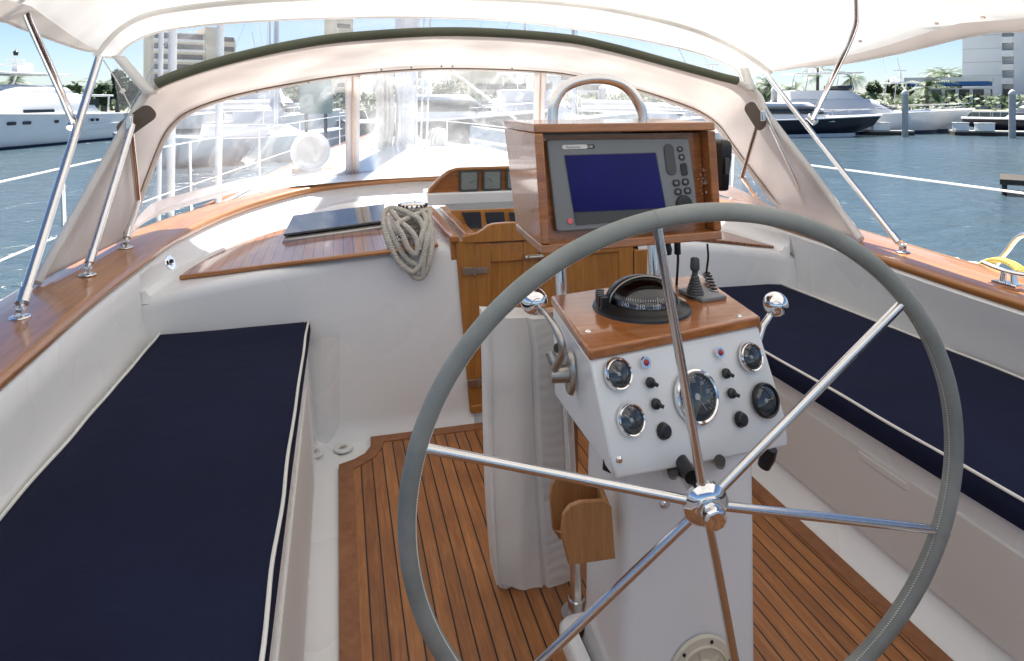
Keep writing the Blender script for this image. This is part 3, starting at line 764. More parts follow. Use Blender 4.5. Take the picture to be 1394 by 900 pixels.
FN = (TR - TL).cross(CL - TL).normalized()
if FN.y > 0: FN = -FN
FR_ = (TR - TL).normalized(); FU = FR_.cross(-FN).normalized()
if FU.z < 0: FU = -FU
def on_face(u, v): return PPl(u, v, TL - tz * 0, FN)
FP = (TL - tz + CL) / 2
def on_face(u, v): return PPl(u, v, CL, FN)
DIAL = simple('gauge_dial', (.035, .04, .045), .4); 
def gauge(u, v, r, rim, big=False, needle=200, dark=False, nums=None):
    c = on_face(u, v)
    m = MB(); m.lathe([(r * .84, .004), (r * .86, .010), (r * .93, .012), (r, .009), (r * 1.03, .0)], c, FN, 48)
    g = m.build('gauge', rim, ped, smooth=40)
    m = MB(); m.lathe([(0, .0035), (r * .86, .0035)], c, FN, 40); m.build('dial', DIAL, g)
    m = MB(); cc = c + FN * .0045
    nt_ = 25 if big else 13
    for k in range(nt_):
        a = R(-135 + 270 * k / (nt_ - 1)) if big else R(-60 + 120 * k / (nt_ - 1))
        dv = FU * math.cos(a) + FR_ * math.sin(a); l = .10 if k % 4 == 0 else .055
        p0 = cc + dv * r * .76; p1 = cc + dv * r * (.76 - l); m.tube([p0, p1], .0006 if not big else .0008, 4, caps=False)
    m.build('dial_marks', SILVER, g)
    a = R(needle); dv = FU * math.cos(a) + FR_ * math.sin(a)
    m = MB(); m.tube([cc - dv * r * .15 + FN * .001, cc + dv * r * .62 + FN * .001], [.0016, .0006], 6); m.lathe([(0, .003), (r * .12, .002), (r * .13, 0)], cc, FN, 16); m.build('needle', SILVER if not dark else CREAM, g)
    m = MB(); m.lathe([(0, .0125), (r * .4, .0118), (r * .7, .0098), (r * .85, .0075)], c, FN, 32); m.build('glass', GLASS, g)
    if nums:
        for s_, ang, rr in nums:
            a = R(ang); text('dial_numeral', s_, r * .17, cc + (FU * math.cos(a) + FR_ * math.sin(a)) * r * rr, FR_, FU, SILVER, g)
    return g
gauge(841, 509, .0345, CHROME, needle=-50)
gauge(858, 571.5, .0345, CHROME, needle=-48)
gauge(947.6, 540, .0610, CHROME, True, needle=150, nums=[(str(k * 5), -120 + 40 * k, .56) for k in range(7)])
gauge(1021, 486, .0345, CHROME, needle=-70)
gauge(1041, 545, .0400, BLACK, needle=90, dark=True)
for (u, v) in ((878.7, 493.5), (979.7, 480)):
    c = on_face(u, v); m = MB(); m.lathe([(.008, .004), (.0125, .004), (.0135, 0)], c, FN, 20); g = m.build('warning_lamp', CHROME, ped)
    m = MB(); m.lathe([(0, .010), (.005, .0085), (.0082, .003)], c, FN, 18); m.build('lamp_lens', REDP, g)
for (u, v) in ((885, 521), (892.5, 550), (988, 508.5), (995.5, 535.5)):
    c = on_face(u, v); m = MB(); m.lathe([(0, .010), (.008, .009), (.0115, .006), (.0125, 0)], c, FN, 20)
    m.tube([c + FN * .008, c + FN * .016 + FR_ * .010 - FU * .008], [.0055, .004], 10); m.build('toggle_switch', BLACK, ped)
for (u, v) in ((903.4, 587), (1008, 571)):
    c = on_face(u, v); m = MB(); m.lathe([(0, .014), (.012, .0135), (.015, .011), (.0175, .004), (.019, 0)], c, FN, 12); m.build('push_knob', BLACK, ped, smooth=20)
# control levers with chrome balls
m = MB(); c = P(778, 508, X=.5625); xn = Vector((-1, .06, 0)).normalized()
rows = []
for h, k in ((0, 1.0), (.008, .96), (.012, .85), (.013, 0.01)):
    rows.append([c + xn * h + Vector((0, math.cos(a) * .030 * k, math.sin(a) * .055 * k)) for a in [2 * PI * j / 28 for j in range(28)]])
m.grid(rows, close=True)
m.tube([c + xn * .0, c + xn * .055], [.022, .020], 20); m.tube([c + xn * .03 + Vector((0, 0, 0)), c + xn * .05 + Vector((0, .02, .05))], [.017, .012], 14)
lev = m.build('throttle_lever', OLDMETAL, ped, smooth=40)
ball = P(727, 410, X=c.x - .075); h = c + xn * .045
pth = spl([h + Vector((0, .0, .01)), P(766, 478, X=h.x - .005), P(757, 448, X=h.x - .015), P(743, 427, X=h.x - .022), ball + Vector((.01, 0, -.02))], 6)
m = MB(); m.tube(pth, [.0105 - .004 * i / len(pth) for i in range(len(pth))], 12); m.build('lever_arm', OLDMETAL, lev)
m = MB(); m.lathe([(.035 * math.sin(PI * k / 24), -.035 * math.cos(PI * k / 24)) for k in range(25)], ball, (.3, -.2, 1), 40); m.build('lever_ball', CHROME, lev)
ball = P(1056, 414, X=1.155)
m = MB(); q = ball + Vector((-.055, -.02, -.05)); m.tube([ball + Vector((-.01, 0, -.02)), q, q + Vector((-.02, 0, -.06))], [.008, .010, .013], 12); lev = m.build('throttle_lever', STEEL, ped, smooth=40)
m = MB(); m.lathe([(.033 * math.sin(PI * k / 24), -.033 * math.cos(PI * k / 24)) for k in range(25)], ball, (-.3, -.2, 1), 40); m.build('lever_ball', CHROME, lev)
m = MB(); m.tube([P(762, 476, X=.54) + Vector((0, .012 * math.cos(a), .012 * math.sin(a))) for a in (0,)] + [P(762, 476, X=.56)], .012, 14); m.build('side_stud', BLACK, ped)
# compass
cc = P(873, 419, Z=ZT); cb = empty('compass', cc, 'black domed compass set on the varnished pedestal top behind a wheel spoke', 'compass')
m = MB(); m.lathe([(.132, 0), (.130, .007), (.120, .013), (.108, .016), (.102, .022), (.097, .023), (.094, .018), (.09, .0)], cc, (0, 0, 1), 64); m.build('compass_base', BLACK, cb)
m = MB()
for k in range(5):
    a = R(150 + 9 * k); m.box(cc + Vector((.112 * math.cos(a), .112 * math.sin(a), .026)), (.022, .012, .03), Matrix.Rotation(a, 3, 'Z'))
m.build('compass_housing', BLACK, cb, bevel=.002)
sc_ = cc + Vector((.004, .0, .016)); rd = .094
# black hood over the rear half of the dome, open towards the helmsman
rows = []
for i in range(15):
    th = R(0 + 90 * i / 14)
    rows.append([sc_ + Vector((rd * 1.04 * math.sin(th) * math.cos(R(2 + 176 * j / 28)), rd * 1.04 * math.sin(th) * math.sin(R(2 + 176 * j / 28)) + .004, rd * .74 * math.cos(th))) for j in range(29)])
m = MB(); m.grid(rows); h = m.build('compass_hood', BLACK, cb, smooth=60); s_ = h.modifiers.new('thickness', 'SOLIDIFY'); s_.thickness = .004
m = MB(); m.tube([sc_ + Vector((rd * 1.03 * math.cos(R(a)), -.001, rd * .74 * math.sin(R(a)))) for a in range(0, 181, 6)], .0028, 8); m.build('hood_rim', OLDMETAL, h)
m = MB(); m.lathe([(rd * math.sin(a), .70 * rd * math.cos(a)) for a in [R(6 * k) for k in range(16)]], sc_, (0, 0, 1), 48); m.build('compass_glass', GLASS, cb)
CARD = simple('compass_card', (.012, .014, .022), .5)
m = MB(); m.lathe([(.086, -.004), (.074, .026), (.060, .030), (0, .022)], sc_, (0, 0, 1), 48); card = m.build('compass_card', CARD, cb)
for deg, s_ in ((270, '180'), (240, '210'), (300, '150'), (330, '120'), (210, '240'), (355, 'E')):
    a = R(deg); o = Vector((math.cos(a), math.sin(a), 0)); tgt = Vector((-math.sin(a), math.cos(a), 0))
    text('card_numeral', s_, .0165, sc_ + o * .0815 + Vector((0, 0, .010)), tgt, Vector((0, 0, .030)) - o * .012, SILVER, card)
m = MB()
for k in range(72):
    a = R(5 * k); o = Vector((math.cos(a), math.sin(a), 0)); m.tube([sc_ + o * .0765 + Vector((0, 0, .0215)), sc_ + o * (.0735) + Vector((0, 0, .0275))], .0007, 4, caps=False)
    if k % 2 == 0: m.tube([sc_ + o * .088 + Vector((0, 0, -.003)), sc_ + o * .0865 + Vector((0, 0, .001))], .0010, 4, caps=False)
m.build('card_marks', SILVER, card)
m = MB(); m.tube([sc_ + Vector((.003, -.087, -.004)), sc_ + Vector((.003, -.080, .034))], .0011, 6); m.build('lubber_line', SILVER, cb)
# autopilot joystick
jb = P(953, 405, Z=ZT); js = empty('control_joystick', jb, 'grey joystick with ribbed rubber boot beside the compass', 'joystick')
m = MB(); m.box(jb + Vector((.012, .01, .006)), (.085, .11, .012), Matrix.Rotation(R(8), 3, 'Z')); m.build('base_plate', GREY, js, bevel=.003)
j0 = P(946, 401, Z=ZT + .01); prof = []
for k in range(7): prof += [(.024 - .0022 * k, .004 + .007 * k), (.0255 - .0022 * k, .0075 + .007 * k)]
m = MB(); m.lathe([(.026, 0)] + prof + [(.009, .055)], j0, (.0, 0, 1), 28); m.build('rubber_boot', DGREY, js)
m = MB(); m.lathe([(.008, .050), (.008, .066), (.012, .070), (.0135, .076), (.0125, .10), (.010, .104), (0, .105)], j0, (0, 0, 1), 24); m.build('stick_grip', DGREY, js)

# ------------------------------------------------------------------ stainless pedestal guard
gd = empty('pedestal_guard', (.66, 1.78, .012), 'bent stainless tube guard arching over the chartplotter case', 'guard rail')
gl0 = P(786, 832, Z=.03); gl1 = P(763, 370, Y=1.955)
ga = [P(752, 165, Y=1.99), P(757, 135, Y=1.99), P(775, 115, Y=1.99), P(811, 107, Y=1.99), P(846, 114, Y=1.99), P(867, 136, Y=1.99), P(876, 168, Y=1.99)]
gr1 = P(889, 338, Y=1.955); gr0 = Vector((.975, 1.80, .03))
m = MB(); m.tube(spl([gl0, gl0.lerp(gl1, .35), gl1, gl1.lerp(ga[0], .6)] + ga + [ga[-1].lerp(gr1, .4), gr1, gr1.lerp(gr0, .6), gr0], 8), .0175, 16); m.build('guard_tube', STEEL, gd, smooth=60)
m = MB(); m.lathe([(.0, .0), (.045, .0), (.045, .006), (.026, .012), (.024, .045), (.02, .05)], P(785, 836, Z=.014), (0, 0, 1), 28); m.build('base_flange', STEEL, gd)
m = MB(); m.lathe([(.045, .0), (.045, .006), (.026, .012), (.024, .045), (.02, .05)], gr0 - Vector((0, 0, .01)), (0, 0, 1), 28); m.build('base_flange', STEEL, gd)
# a second bright collar tube seen under the plotter case
# ------------------------------------------------------------------ wooden binocular holder on the guard leg
hb = P(800, 770, Y=1.40); hold = empty('wooden_holder', hb, 'small open-topped teak holder fixed to the guard leg beside the pedestal', 'holder')
def PY(u, v, y): return P(u, v, Y=y)
m = MB()
ya, yb = 1.37, 1.48
front = [PY(775, 770, ya), PY(838, 761, ya), PY(833, 690, ya), PY(822, 682, ya), PY(790, 684, ya), PY(776, 690, ya), PY(767, 702, ya), PY(765, 722, ya)]
m.prism(front, (0, .012, 0)); m.build('front_board', HOLDW, hold, bevel=.002)
back = [PY(762, 735, yb), PY(820, 728, yb), PY(818, 656, yb), PY(800, 650, yb), PY(768, 650, yb), PY(757, 652, yb), PY(751, 662, yb), PY(749, 680, yb), PY(753, 722, yb)]
m = MB(); m.prism(back, (0, .012, 0)); m.build('back_board', HOLDW, hold, bevel=.002)
m = MB(); fy = Vector((0, .0125, 0)); m.prism([front[1] + fy, front[2] + fy, Vector((back[2].x, yb, back[2].z)), Vector((back[1].x, yb, front[1].z))], (-.012, 0, 0)); m.build('side_board', HOLDW, hold, bevel=.002)
m = MB(); m.prism([front[0] + Vector((0, .012, 0)), front[7] + Vector((0, .012, -.012)), Vector((back[8].x, yb, back[8].z)), Vector((back[0].x, yb, front[0].z + .004))], (.012, 0, 0)); m.build('side_board', HOLDW, hold, bevel=.002)
m = MB(); m.hexa([front[0] + Vector((.0, .013, .001)), front[1] + Vector((-.013, .013, .001)), Vector((back[1].x - .013, yb, front[1].z)), Vector((back[0].x, yb, front[0].z))], [p + Vector((0, 0, .01)) for p in (front[0] + Vector((.0, .013, .001)), front[1] + Vector((-.013, .013, .001)), Vector((back[1].x - .013, yb, front[1].z)), Vector((back[0].x, yb, front[0].z)))])
m.build('bottom_board', HOLDW, hold)

# ------------------------------------------------------------------ folded cockpit table under a canvas cover
tb = empty('covered_table', (.6, 1.95, .0), 'folded cockpit table under a white canvas cover, standing left of the pedestal', 'table')
yt = 1.93
cv = [(660, 431), (700, 430), (752, 432), (762, 470), (764, 520), (768, 600), (772, 700), (778, 794)]
lf_ = [(660, 431), (663, 500), (665, 600), (668, 700), (676, 799)]
L_ = spl([P(u, v, Y=yt) for u, v in lf_], 6); R_ = spl([P(u, v, Y=yt) for u, v in cv[2:]], 6)
L_ = resample(L_, 130); R_ = resample(R_, 130); rows = []
for i, (a, b) in enumerate(zip(L_, R_)):
    row = []
    for j in range(49):
        t = j / 48; p = a.lerp(b, t)
        dz = .006 * noise.noise(Vector((p.x * 4, p.z * 1.2, 3))) + .0035 * math.sin(p.x * 70 + 2.5 * noise.noise(Vector((p.x * 3, p.z * 2.4, 6)))) * (t < .62) + (.0011 * math.sin(p.z * 190 + 6 * noise.noise(Vector((p.x * 10, p.z * 4, 1)))) * (t > .64))
        bulge = -.012 * math.sin(PI * t) - .010 * (1 if t > .62 else 0) * min(1, (t - .62) / .04) + (.006 if .60 < t < .64 else 0)
        row.append(p + Vector((0, bulge + dz, .006 * math.sin(t * 9 + 1) if i == 129 else 0)))
    a2 = row[0] + Vector((.0, .012, 0)); a3 = row[0] + Vector((.004, .10, 0))
    rows.append([a3, a2] + row + [row[-1] + Vector((.0, .02, 0)), row[-1] + Vector((-.004, .10, 0))])
m = MB(); m.grid(rows)
tp = rows[0]; m.add([tp[0], *tp[1:]], [list(range(len(tp)))])
m.build('canvas_cover', COVERC, tb, smooth=70)
m = MB(); m.tube([p + Vector((.012, -.004, 0)) for p in L_], .003, 6); m.build('cover_hem', COVERC, tb)
m = MB(); f0 = P(688, 806, Y=yt + .03); m.tube([Vector((f0.x, f0.y, .012)), Vector((f0.x, f0.y, .12))], .022, 18); m.build('table_foot', PVC, tb)
m = MB(); m.box((.63, yt + .05, .46), (.20, .05, .74)); m.build('table_leaf', HOLDW, tb)

# ------------------------------------------------------------------ chartplotter case
bx = empty('chartplotter_case', P(855, 340, Y=1.75), 'varnished wooden case on the pedestal guard, open at the front around a grey chartplotter', 'instrument case')
bTL, bTR, bBL, bBR = P(727, 167, Y=1.66), P(973, 168, Y=1.66), P(738, 345, Y=1.61), P(984, 327, Y=1.655)
bTL.z = bTR.z = (bTL.z + bTR.z) / 2; bBL.z = bBR.z = (bBL.z + bBR.z) / 2 - .001
ex = (bTR - bTL).normalized(); ez = (bTL - bBL).normalized(); ey = ez.cross(ex).normalized()
if ey.y < 0: ey = -ey
dT, dB = Vector((-.002, .32, -.0)), Vector((0.012, .30, -.0))
th = .024
def plate(name, pts, vec, mat=BOXW, bv=.004, parent=bx):
    m = MB(); m.prism(pts, vec); return m.build(name, mat, parent, bevel=bv, bseg=3)
kTL, kTR, kBL, kBR = bTL + dT, bTR + dT, bBL + dB, bBR + dB
plate('case_top', [bTL, bTR, kTR, kTL], -ez * th)
plate('case_bottom', [bBL, bBR, kBR, kBL], ez * th)
zt_ = -ez * (th + .001); zb_ = ez * (th + .001)
plate('case_side', [bTL + zt_, kTL + zt_, kBL + zb_, bBL + zb_], ex * th)
plate('case_side', [bTR + zt_, kTR + zt_, kBR + zb_, bBR + zb_], -ex * th)
pt0 = ey * .045
i0 = bBL + ex * th + zb_ + pt0; i1 = bBR - ex * th + zb_ + pt0; i2 = bTR - ex * th + zt_ + pt0; i3 = bTL + ex * th + zt_ + pt0
plate('case_panel', [i0, i1, i2, i3], ey * .012, bv=0)
plate('case_back', [kBL + zb_ + ex * th - ey * .02, kBR + zb_ - ex * th - ey * .02, kTR + zt_ - ex * th - ey * .02, kTL + zt_ + ex * th - ey * .02], ey * .01, bv=0)
# the plotter itself
pp = i0 + ey * .0
cp = empty('chartplotter', (i0 + i1) / 2, 'grey marine chartplotter with dark blue screen, set in the wooden case', 'chartplotter')
PN = -ey; FPp = i0 - ey * .016
def on_u(u, v, h=0.0): return PPl(u, v, FPp - ey * h, PN)
uTL, uTR, uBL, uBR = on_u(744, 190), on_u(938, 188), on_u(758, 316), on_u(952, 302)
ux = ((uTR - uTL) + (uBR - uBL)).normalized(); uz = ((uTL - uBL) + (uTR - uBR)).normalized()
def rr_poly(c, w_, h_, r, n=5, ax=None, az=None):
    ax = ax or ux; az = az or uz; out = []
    for sx, sz, a0 in ((1, 1, 0), (-1, 1, 90), (-1, -1, 180), (1, -1, 270)):
        for k in range(n + 1):
            a = R(a0 + 90 * k / n); out.append(c + ax * (sx * (w_ / 2 - r) + r * math.cos(a)) + az * (sz * (h_ / 2 - r) + r * math.sin(a)))
    return out
def quad_round(a, b, c_, d_, r, n=5):
    """rounded quad a(TL) b(TR) c(BR) d(BL)"""
    out = []; q = [a, b, c_, d_]
    for i in range(4):
        p = q[i]; pr = (q[i - 1] - p).normalized(); nx = (q[(i + 1) % 4] - p).normalized()
        for k in range(n + 1):
            t = k / n; out.append((p + pr * r) * (1 - t) ** 2 + p * 2 * t * (1 - t) + (p + nx * r) * t * t)
    return out
m = MB(); m.prism(quad_round(uTL, uTR, uBR, uBL, .012), ey * .016); body = m.build('plotter_body', GREY, cp, bevel=.004, bseg=3)
s4 = [on_u(768, 211, .001), on_u(893, 207.5, .001), on_u(909, 296, .001), on_u(784, 307, .001)]
m = MB(); m.prism(quad_round(*s4, .004), -ey * .0012); m.build('screen_bezel', DGREY, cp)
s4 = [on_u(769, 212, .003), on_u(892, 208.5, .003), on_u(906, 283, .003), on_u(781.5, 289, .003)]
m = MB(); m.prism(s4, -ey * .0008); m.build('plotter_screen', SCREEN, cp)
def pill(name, u, v, w_, h_, r, mat, h=.0012, th_=.003):
    m = MB(); m.prism(rr_poly(on_u(u, v, h), w_, h_, r), -ey * th_); return m.build(name, mat, cp, bevel=.0008)
S = 1.78 / 900
pill('brand_plate', 782.5, 200, 37 * S, 6 * S, 3 * S, SILVER, .0006, .0012)
text('brand_lettering', 'Raymarine', .0095, on_u(780.5, 200.3, .0022), ux, uz, GREY, cp)
pill('model_plate', 803.5, 199.6, 13 * S, 5.6 * S, 2.6 * S, BLACK, .0004, .0012)
text('model_lettering', 'C80', .0088, on_u(803.5, 199.8, .002), ux, uz, SILVER, cp)
pill('power_button', 776, 301, 8 * S, 8 * S, 3.9 * S, PINKP)
b = pill('rocker_key', 912, 217, 15 * S, 44 * S, 7 * S, DGREY)
for (u, v, w_, h_) in ((925.5, 203, 9, 8), (928, 214, 9, 9), (931, 230.5, 10, 18), (920.5, 249, 10.5, 9.5), (933, 247.5, 10.5, 9.5), (923, 261, 10.5, 9.5), (936, 259.5, 10.5, 9.5)):
    k = pill('plotter_key', u, v, w_ * S, h_ * S, 3.5 * S, BLACK)
    if h_ < 12:
        m = MB(); m.prism(rr_poly(on_u(u, v, .0043), w_ * S * .5, h_ * S * .45, 1.5 * S), -ey * .0004); m.build('key_symbol', GREY, cp)
b_ = on_u(931, 278, .0005)
m = MB(); m.lathe([(.0, .005), (.018, .006), (.024, .0045), (.0255, 0)], b_, -ey, 36); m.build('trackpad', BLACK, cp)
# scratches worn through the varnish on the inner side of the case
m = MB(); rs = random.Random(5)
for k in range(26):
    c = PPl(958 + rs.gauss(0, 4) + 0, 246 + rs.gauss(0, 7), i0 - ey * .001, PN); a = rs.random() * 6.28; l = rs.uniform(.001, .004)
    m.tube([c - (ux * math.cos(a) + uz * math.sin(a)) * l, c + (ux * math.cos(a + .5) + uz * math.sin(a + .5)) * l], .0006, 4)
m.build('worn_scratches', SILVER, bx)
# handset on the side of the case
mc = P(981, 225, Y=1.76); mc.x = max(mc.x, bTR.x + .028)
hs = empty('radio_handset', mc - Vector((0, 0, .07)), 'black radio handset clipped to the side of the wooden case', 'handset')
m = MB(); rows = []
for z, hw, hd in ((-.075, .010, .016), (-.07, .013, .022), (-.02, .014, .026), (.03, .017, .032), (.06, .017, .034), (.072, .014, .030), (.078, .008, .02)):
    rows.append([mc + Vector((hw * (1 if abs(math.cos(a)) > .0 else 1) * max(-1, min(1, 1.4 * math.cos(a))), hd * max(-1, min(1, 1.4 * math.sin(a))), z)) for a in [2 * PI * j / 24 for j in range(24)]])
m.grid(rows, close=True); m.add(rows[0], [list(range(24))]); m.add(rows[-1], [list(range(24))]); m.build('handset_body', BLACK, hs, smooth=50)
m = MB(); m.box(mc + Vector((.0, -.033, .0)), (.014, .006, .05)); m.build('talk_key', DGREY, hs, bevel=.002)
# cables
cb1 = spl([P(963, 332, Y=1.80), P(964, 350, Y=1.80), P(962, 368, Y=1.83), P(962, 374, Y=1.85)], 6)
c0_ = P(962, 372, Y=1.85); c1_ = P(972, 398, Z=ZT + .01)
coil = []
for k in range(120):
    t = k / 119; p = c0_.lerp(c1_, t); a = 2 * PI * 6 * t; coil.append(p + Vector((.011 * math.cos(a), .011 * math.sin(a), 0)))
m = MB(); m.tube(cb1 + coil, .0033, 8); tag(m.build('handset_cable', BLACK), 'black coiled radio cable hanging from the case to the pedestal top', 'cable')
m = MB(); m.tube(spl([P(922, 336, Y=1.80), P(923, 352, Y=1.80), P(922, 372, Y=1.80), P(921, 388, Z=ZT)], 6), .004, 8); m.tube([P(922, 330, Y=1.80), P(922.5, 346, Y=1.80)], .010, 12)
tag(m.build('power_cable', BLACK), 'thin black cable with a plug hanging straight down under the case', 'cable')
m = MB(); m.lathe([(0, 0), (.011, .004), (.013, .02), (.010, .03), (.007, .05)], P(909, 348, Y=1.80), (0, 0, 1), 18); tag(m.build('cable_plug', BLACK), 'short black round plug poking out below the wooden case', 'plug')

# ------------------------------------------------------------------ steering wheel
WC = Vector((.774, 1.31, .621)); wth, wyaw, WR, dish = -.102, -.097, .639, -.032
WU = Vector((math.cos(wyaw), math.sin(wyaw), 0)); WW = Vector((-math.sin(wyaw) * math.sin(wth), math.cos(wyaw) * math.sin(wth), math.cos(wth))); WN = WW.cross(WU)
hub = WC + WN * dish; AX = -WN
wh = empty('yacht_helm', hub, 'large steering wheel with grey leather rim and stainless spokes', 'steering wheel')
def wp(a, r=WR): return WC + (WU * math.sin(a) + WW * math.cos(a)) * r
NW = 144
m = MB(); m.tube([wp(2 * PI * k / NW) for k in range(NW)], .0198, 20, closed=True); m.build('rim', LEATHER, wh, smooth=80)
# stitching runs round the inside of the rim
m = MB(); ns = 620
for k in range(ns):
    a0 = 2 * PI * k / ns; a1 = 2 * PI * (k + .55) / ns; q = .0197
    f = lambda a, s_: WC + (WU * math.sin(a) + WW * math.cos(a)) * (WR - q * .93) + AX * (q * .37 + s_)
    m.tube([f(a0, .0014), f(a1, -.0018)], .0013, 4, caps=False)
m.build('stitching', simple('pale_thread', (.75, .75, .70), .8), wh)
ang = [-.197, .849, 1.82, 2.90, 3.93, -1.308]
for a in ang:
    p1 = wp(a, WR - .012); dv = (p1 - hub).normalized()
    m = MB(); m.tube([hub + dv * .03, p1], .0103, 16); m.build('spoke', STEEL, wh, smooth=60)
    m = MB(); m.tube([wp(a - .0035), wp(a + .0035)], .0206, 20); m.build('rim_joint', LEATHER, wh, smooth=60)
m = MB(); m.lathe([(0, -.014), (.044, -.014), (.051, -.005), (.051, .005), (.041, .016), (.033, .020), (.033, .027), (.026, .030), (.0, .030)], hub, AX, 48); hb_ = m.build('hub', CHROME, wh, smooth=35)
m = MB(); m.lathe([(.025, .028), (.0265, .034), (.026, .047), (.022, .053), (0, .055)], hub, AX, 8); m.build('hub_nut', CHROME, hb_, smooth=20, bevel=.002)
m = MB(); m.tube([hub + WN * .01, hub + WN * .17], .019, 20); m.build('wheel_shaft', STEEL, wh, smooth=50)
bk_ = P(942, 650, Y=hub.y + .04); m = MB(); m.tube([bk_ + WN * .08, bk_], [.015, .017], 18); m.lathe([(.0, .0), (.014, 0), (.017, -.004), (.017, -.012)], bk_ + AX * .0, AX, 18); tag(m.build('brake_knob', BLACK, ped), None)

# ------------------------------------------------------------------ dodger (spray hood)
dg = empty('spray_hood', (XM, 3.4, .84), 'white canvas spray hood with clear windows and a grey grip along its aft hoop', 'spray hood')
Auv = [(50, 385, 'z', .835), (84, 325, 2.86), (118, 265, 2.98), (150, 208, 3.12), (183, 152, 3.26), (203, 124, 3.3), (232, 108, 3.3), (300, 86, 3.31), (390, 65, 3.32), (480, 52, 3.33), (620, 45, 3.33), (760, 53, 3.33), (830, 66, 3.33), (905, 86, 3.32), (975, 105, 3.31), (1012, 115, 3.3), (1033, 130, 3.28), (1043, 152, 3.22), (1075, 195, 3.05), (1110, 240, 2.9), (1142, 284, 2.76), (1172, 326, 'z', .832)]
Buv = [(168, 326, 'z', .86), (180, 302, 3.42), (190, 275, 3.5), (204, 237, 3.58), (222, 192, 3.68), (238, 168, 3.75), (262, 150, 3.85), (315, 131, 3.95), (390, 115, 4.1), (480, 101, 4.25), (600, 93, 4.3), (735, 97, 4.28), (800, 106, 4.2), (860, 120, 4.1), (915, 138, 3.95), (950, 153, 3.85), (975, 172, 3.75), (992, 195, 3.65), (1012, 222, 3.55), (1032, 247, 3.45), (1050, 270, 3.35), (1068, 291, 'z', .845)]
def cv3(l): return [P(e[0], e[1], Z=e[3]) if e[2] == 'z' else P(e[0], e[1], Y=e[2]) for e in l]
A3, B3 = cv3(Auv), cv3(Buv)
NS = 6
As, Bs = spl(A3, NS), spl(B3, NS)
def canopy(a, b, nb, bulge, wr, seedv):
    rows = []
    for i in range(len(a)):
        row = []
        e = min(i, len(a) - 1 - i) / (len(a) - 1)
        for j in range(nb + 1):
            t = j / nb; p = a[i].lerp(b[i], t)
            p = p + Vector((0, 0, bulge * math.sin(PI * t) * min(1, e * 5)))
            p += Vector((.6, .2, .6)) * (wr * noise.noise(Vector((p.x * 3.1, p.y * 4, p.z * 3 + seedv)))) * math.sin(PI * t)
            row.append(p)
        rows.append(row)
    return rows
rows = canopy(As, Bs, 12, .012, .012, 1)
m = MB(); m.grid(rows); o = m.build('hood_canvas', DCANVAS, dg, smooth=70); sd = o.modifiers.new('thickness', 'SOLIDIFY'); sd.thickness = .0015
# hems: rolled edge along aft hoop sleeve and the window
m = MB(); m.tube(As, .017, 10); m.build('aft_sleeve', CANVAS, dg, smooth=70)
m = MB()
hem = [a.lerp(b, .0) for a, b in zip(As, Bs)]
rows = []
for i in range(len(As)):
    t = min(1, .10); q = As[i].lerp(Bs[i], .16 if i < 4 * NS or i > len(As) - 4 * NS - 1 else .10); c = (As[i] + q) / 2
    off = Vector((0, -.004, -.004)); rows.append([As[i] + off, c + off * 1.4, q + off])
m.grid(rows); o = m.build('hem_band', DCANVAS, dg, smooth=70)
# window top binding
m = MB(); m.tube([p + Vector((0, -.006, -.004)) for p in Bs], .0135, 8); m.build('window_binding', DCANVAS, dg, smooth=70)
m = MB(); rows = []
for i in range(len(Bs)):
    q = Bs[i].lerp(As[i], .10); rows.append([Bs[i] + Vector((0, -.008, -.004)), q + Vector((0, -.008, -.006))])
m.grid(rows); m.build('hem_band', CANVAS, dg, smooth=70)
# grey padded grip
g0, g1 = 5 * NS + 3, 15 * NS - 1
g = [p + Vector((0, -.012, .006)) for p in As[g0:g1]]
m = MB(); m.tube(g, .0235, 16); m.build('padded_grip', GRIP, dg, smooth=70)
m = MB(); m.tube([p + Vector((0, -.016, -.008)) + (As[i] - p).normalized() * .03 for i, p in enumerate(Bs)][3:-3], .0045, 6); m.build('window_zip', simple('brown_zip', (.22, .14, .09), .7), dg)
# windows
Cuv = [(168, 328, .858), (176, 318, .862), (184, 310, .866), (193, 303, .869), (203, 297, .872), (215, 291, .876), (235, 284, .88), (290, 268, .892), (370, 250, .912), (480, 237, .938), (600, 232, .944), (735, 231, .944), (800, 233, .94), (860, 238, .93), (915, 246, .91), (950, 253, .895), (975, 261, .885), (992, 266, .875), (1012, 272, .87), (1032, 279, .865), (1050, 285, .86), (1068, 293, .848)]
C3 = [P(u, v, Z=z) for u, v, z in Cuv]; Cs = spl(C3, NS)
def window(i0, i1, name='hood_window'):
    rows = []
    for i in range(i0, i1 + 1):
        row = []
        for j in range(13):
            t = j / 12; p = Bs[i].lerp(Cs[i], t); p += Vector((.3, .8, .2)) * (.010 * noise.noise(Vector((p.x * 2.6, p.z * 4, 7))) * math.sin(PI * t)) + Vector((0, .035 * math.sin(PI * t), 0)); row.append(p)
        rows.append(row)
    m = MB(); m.grid(rows); return m.build(name, VINYL, dg, smooth=80)
iL, iR = 9 * NS, 11 * NS
window(0, iL); window(iL, iR); window(iR, len(Bs) - 1)
def strap(p, q, wd, name='window_mullion', mat=DCANVAS):
    n = 14; rows = []; s = Vector((1, 0, 0))
    for i in range(n + 1):
        t = i / n; c = p.lerp(q, t) + Vector((0, -.012 + .035 * math.sin(PI * t), 0))
        rows.append([c - s * wd / 2, c - s * wd / 4 + Vector((0, -.004, 0)), c + Vector((0, .002, 0)), c + s * wd / 4 + Vector((0, -.004, 0)), c + s * wd / 2])
    m = MB(); m.grid(rows); o = m.build(name, mat, dg, smooth=60); k = o.modifiers.new('thickness', 'SOLIDIFY'); k.thickness = .003; return o
TANC = fabric('tan_webbing', (.55, .40, .30))
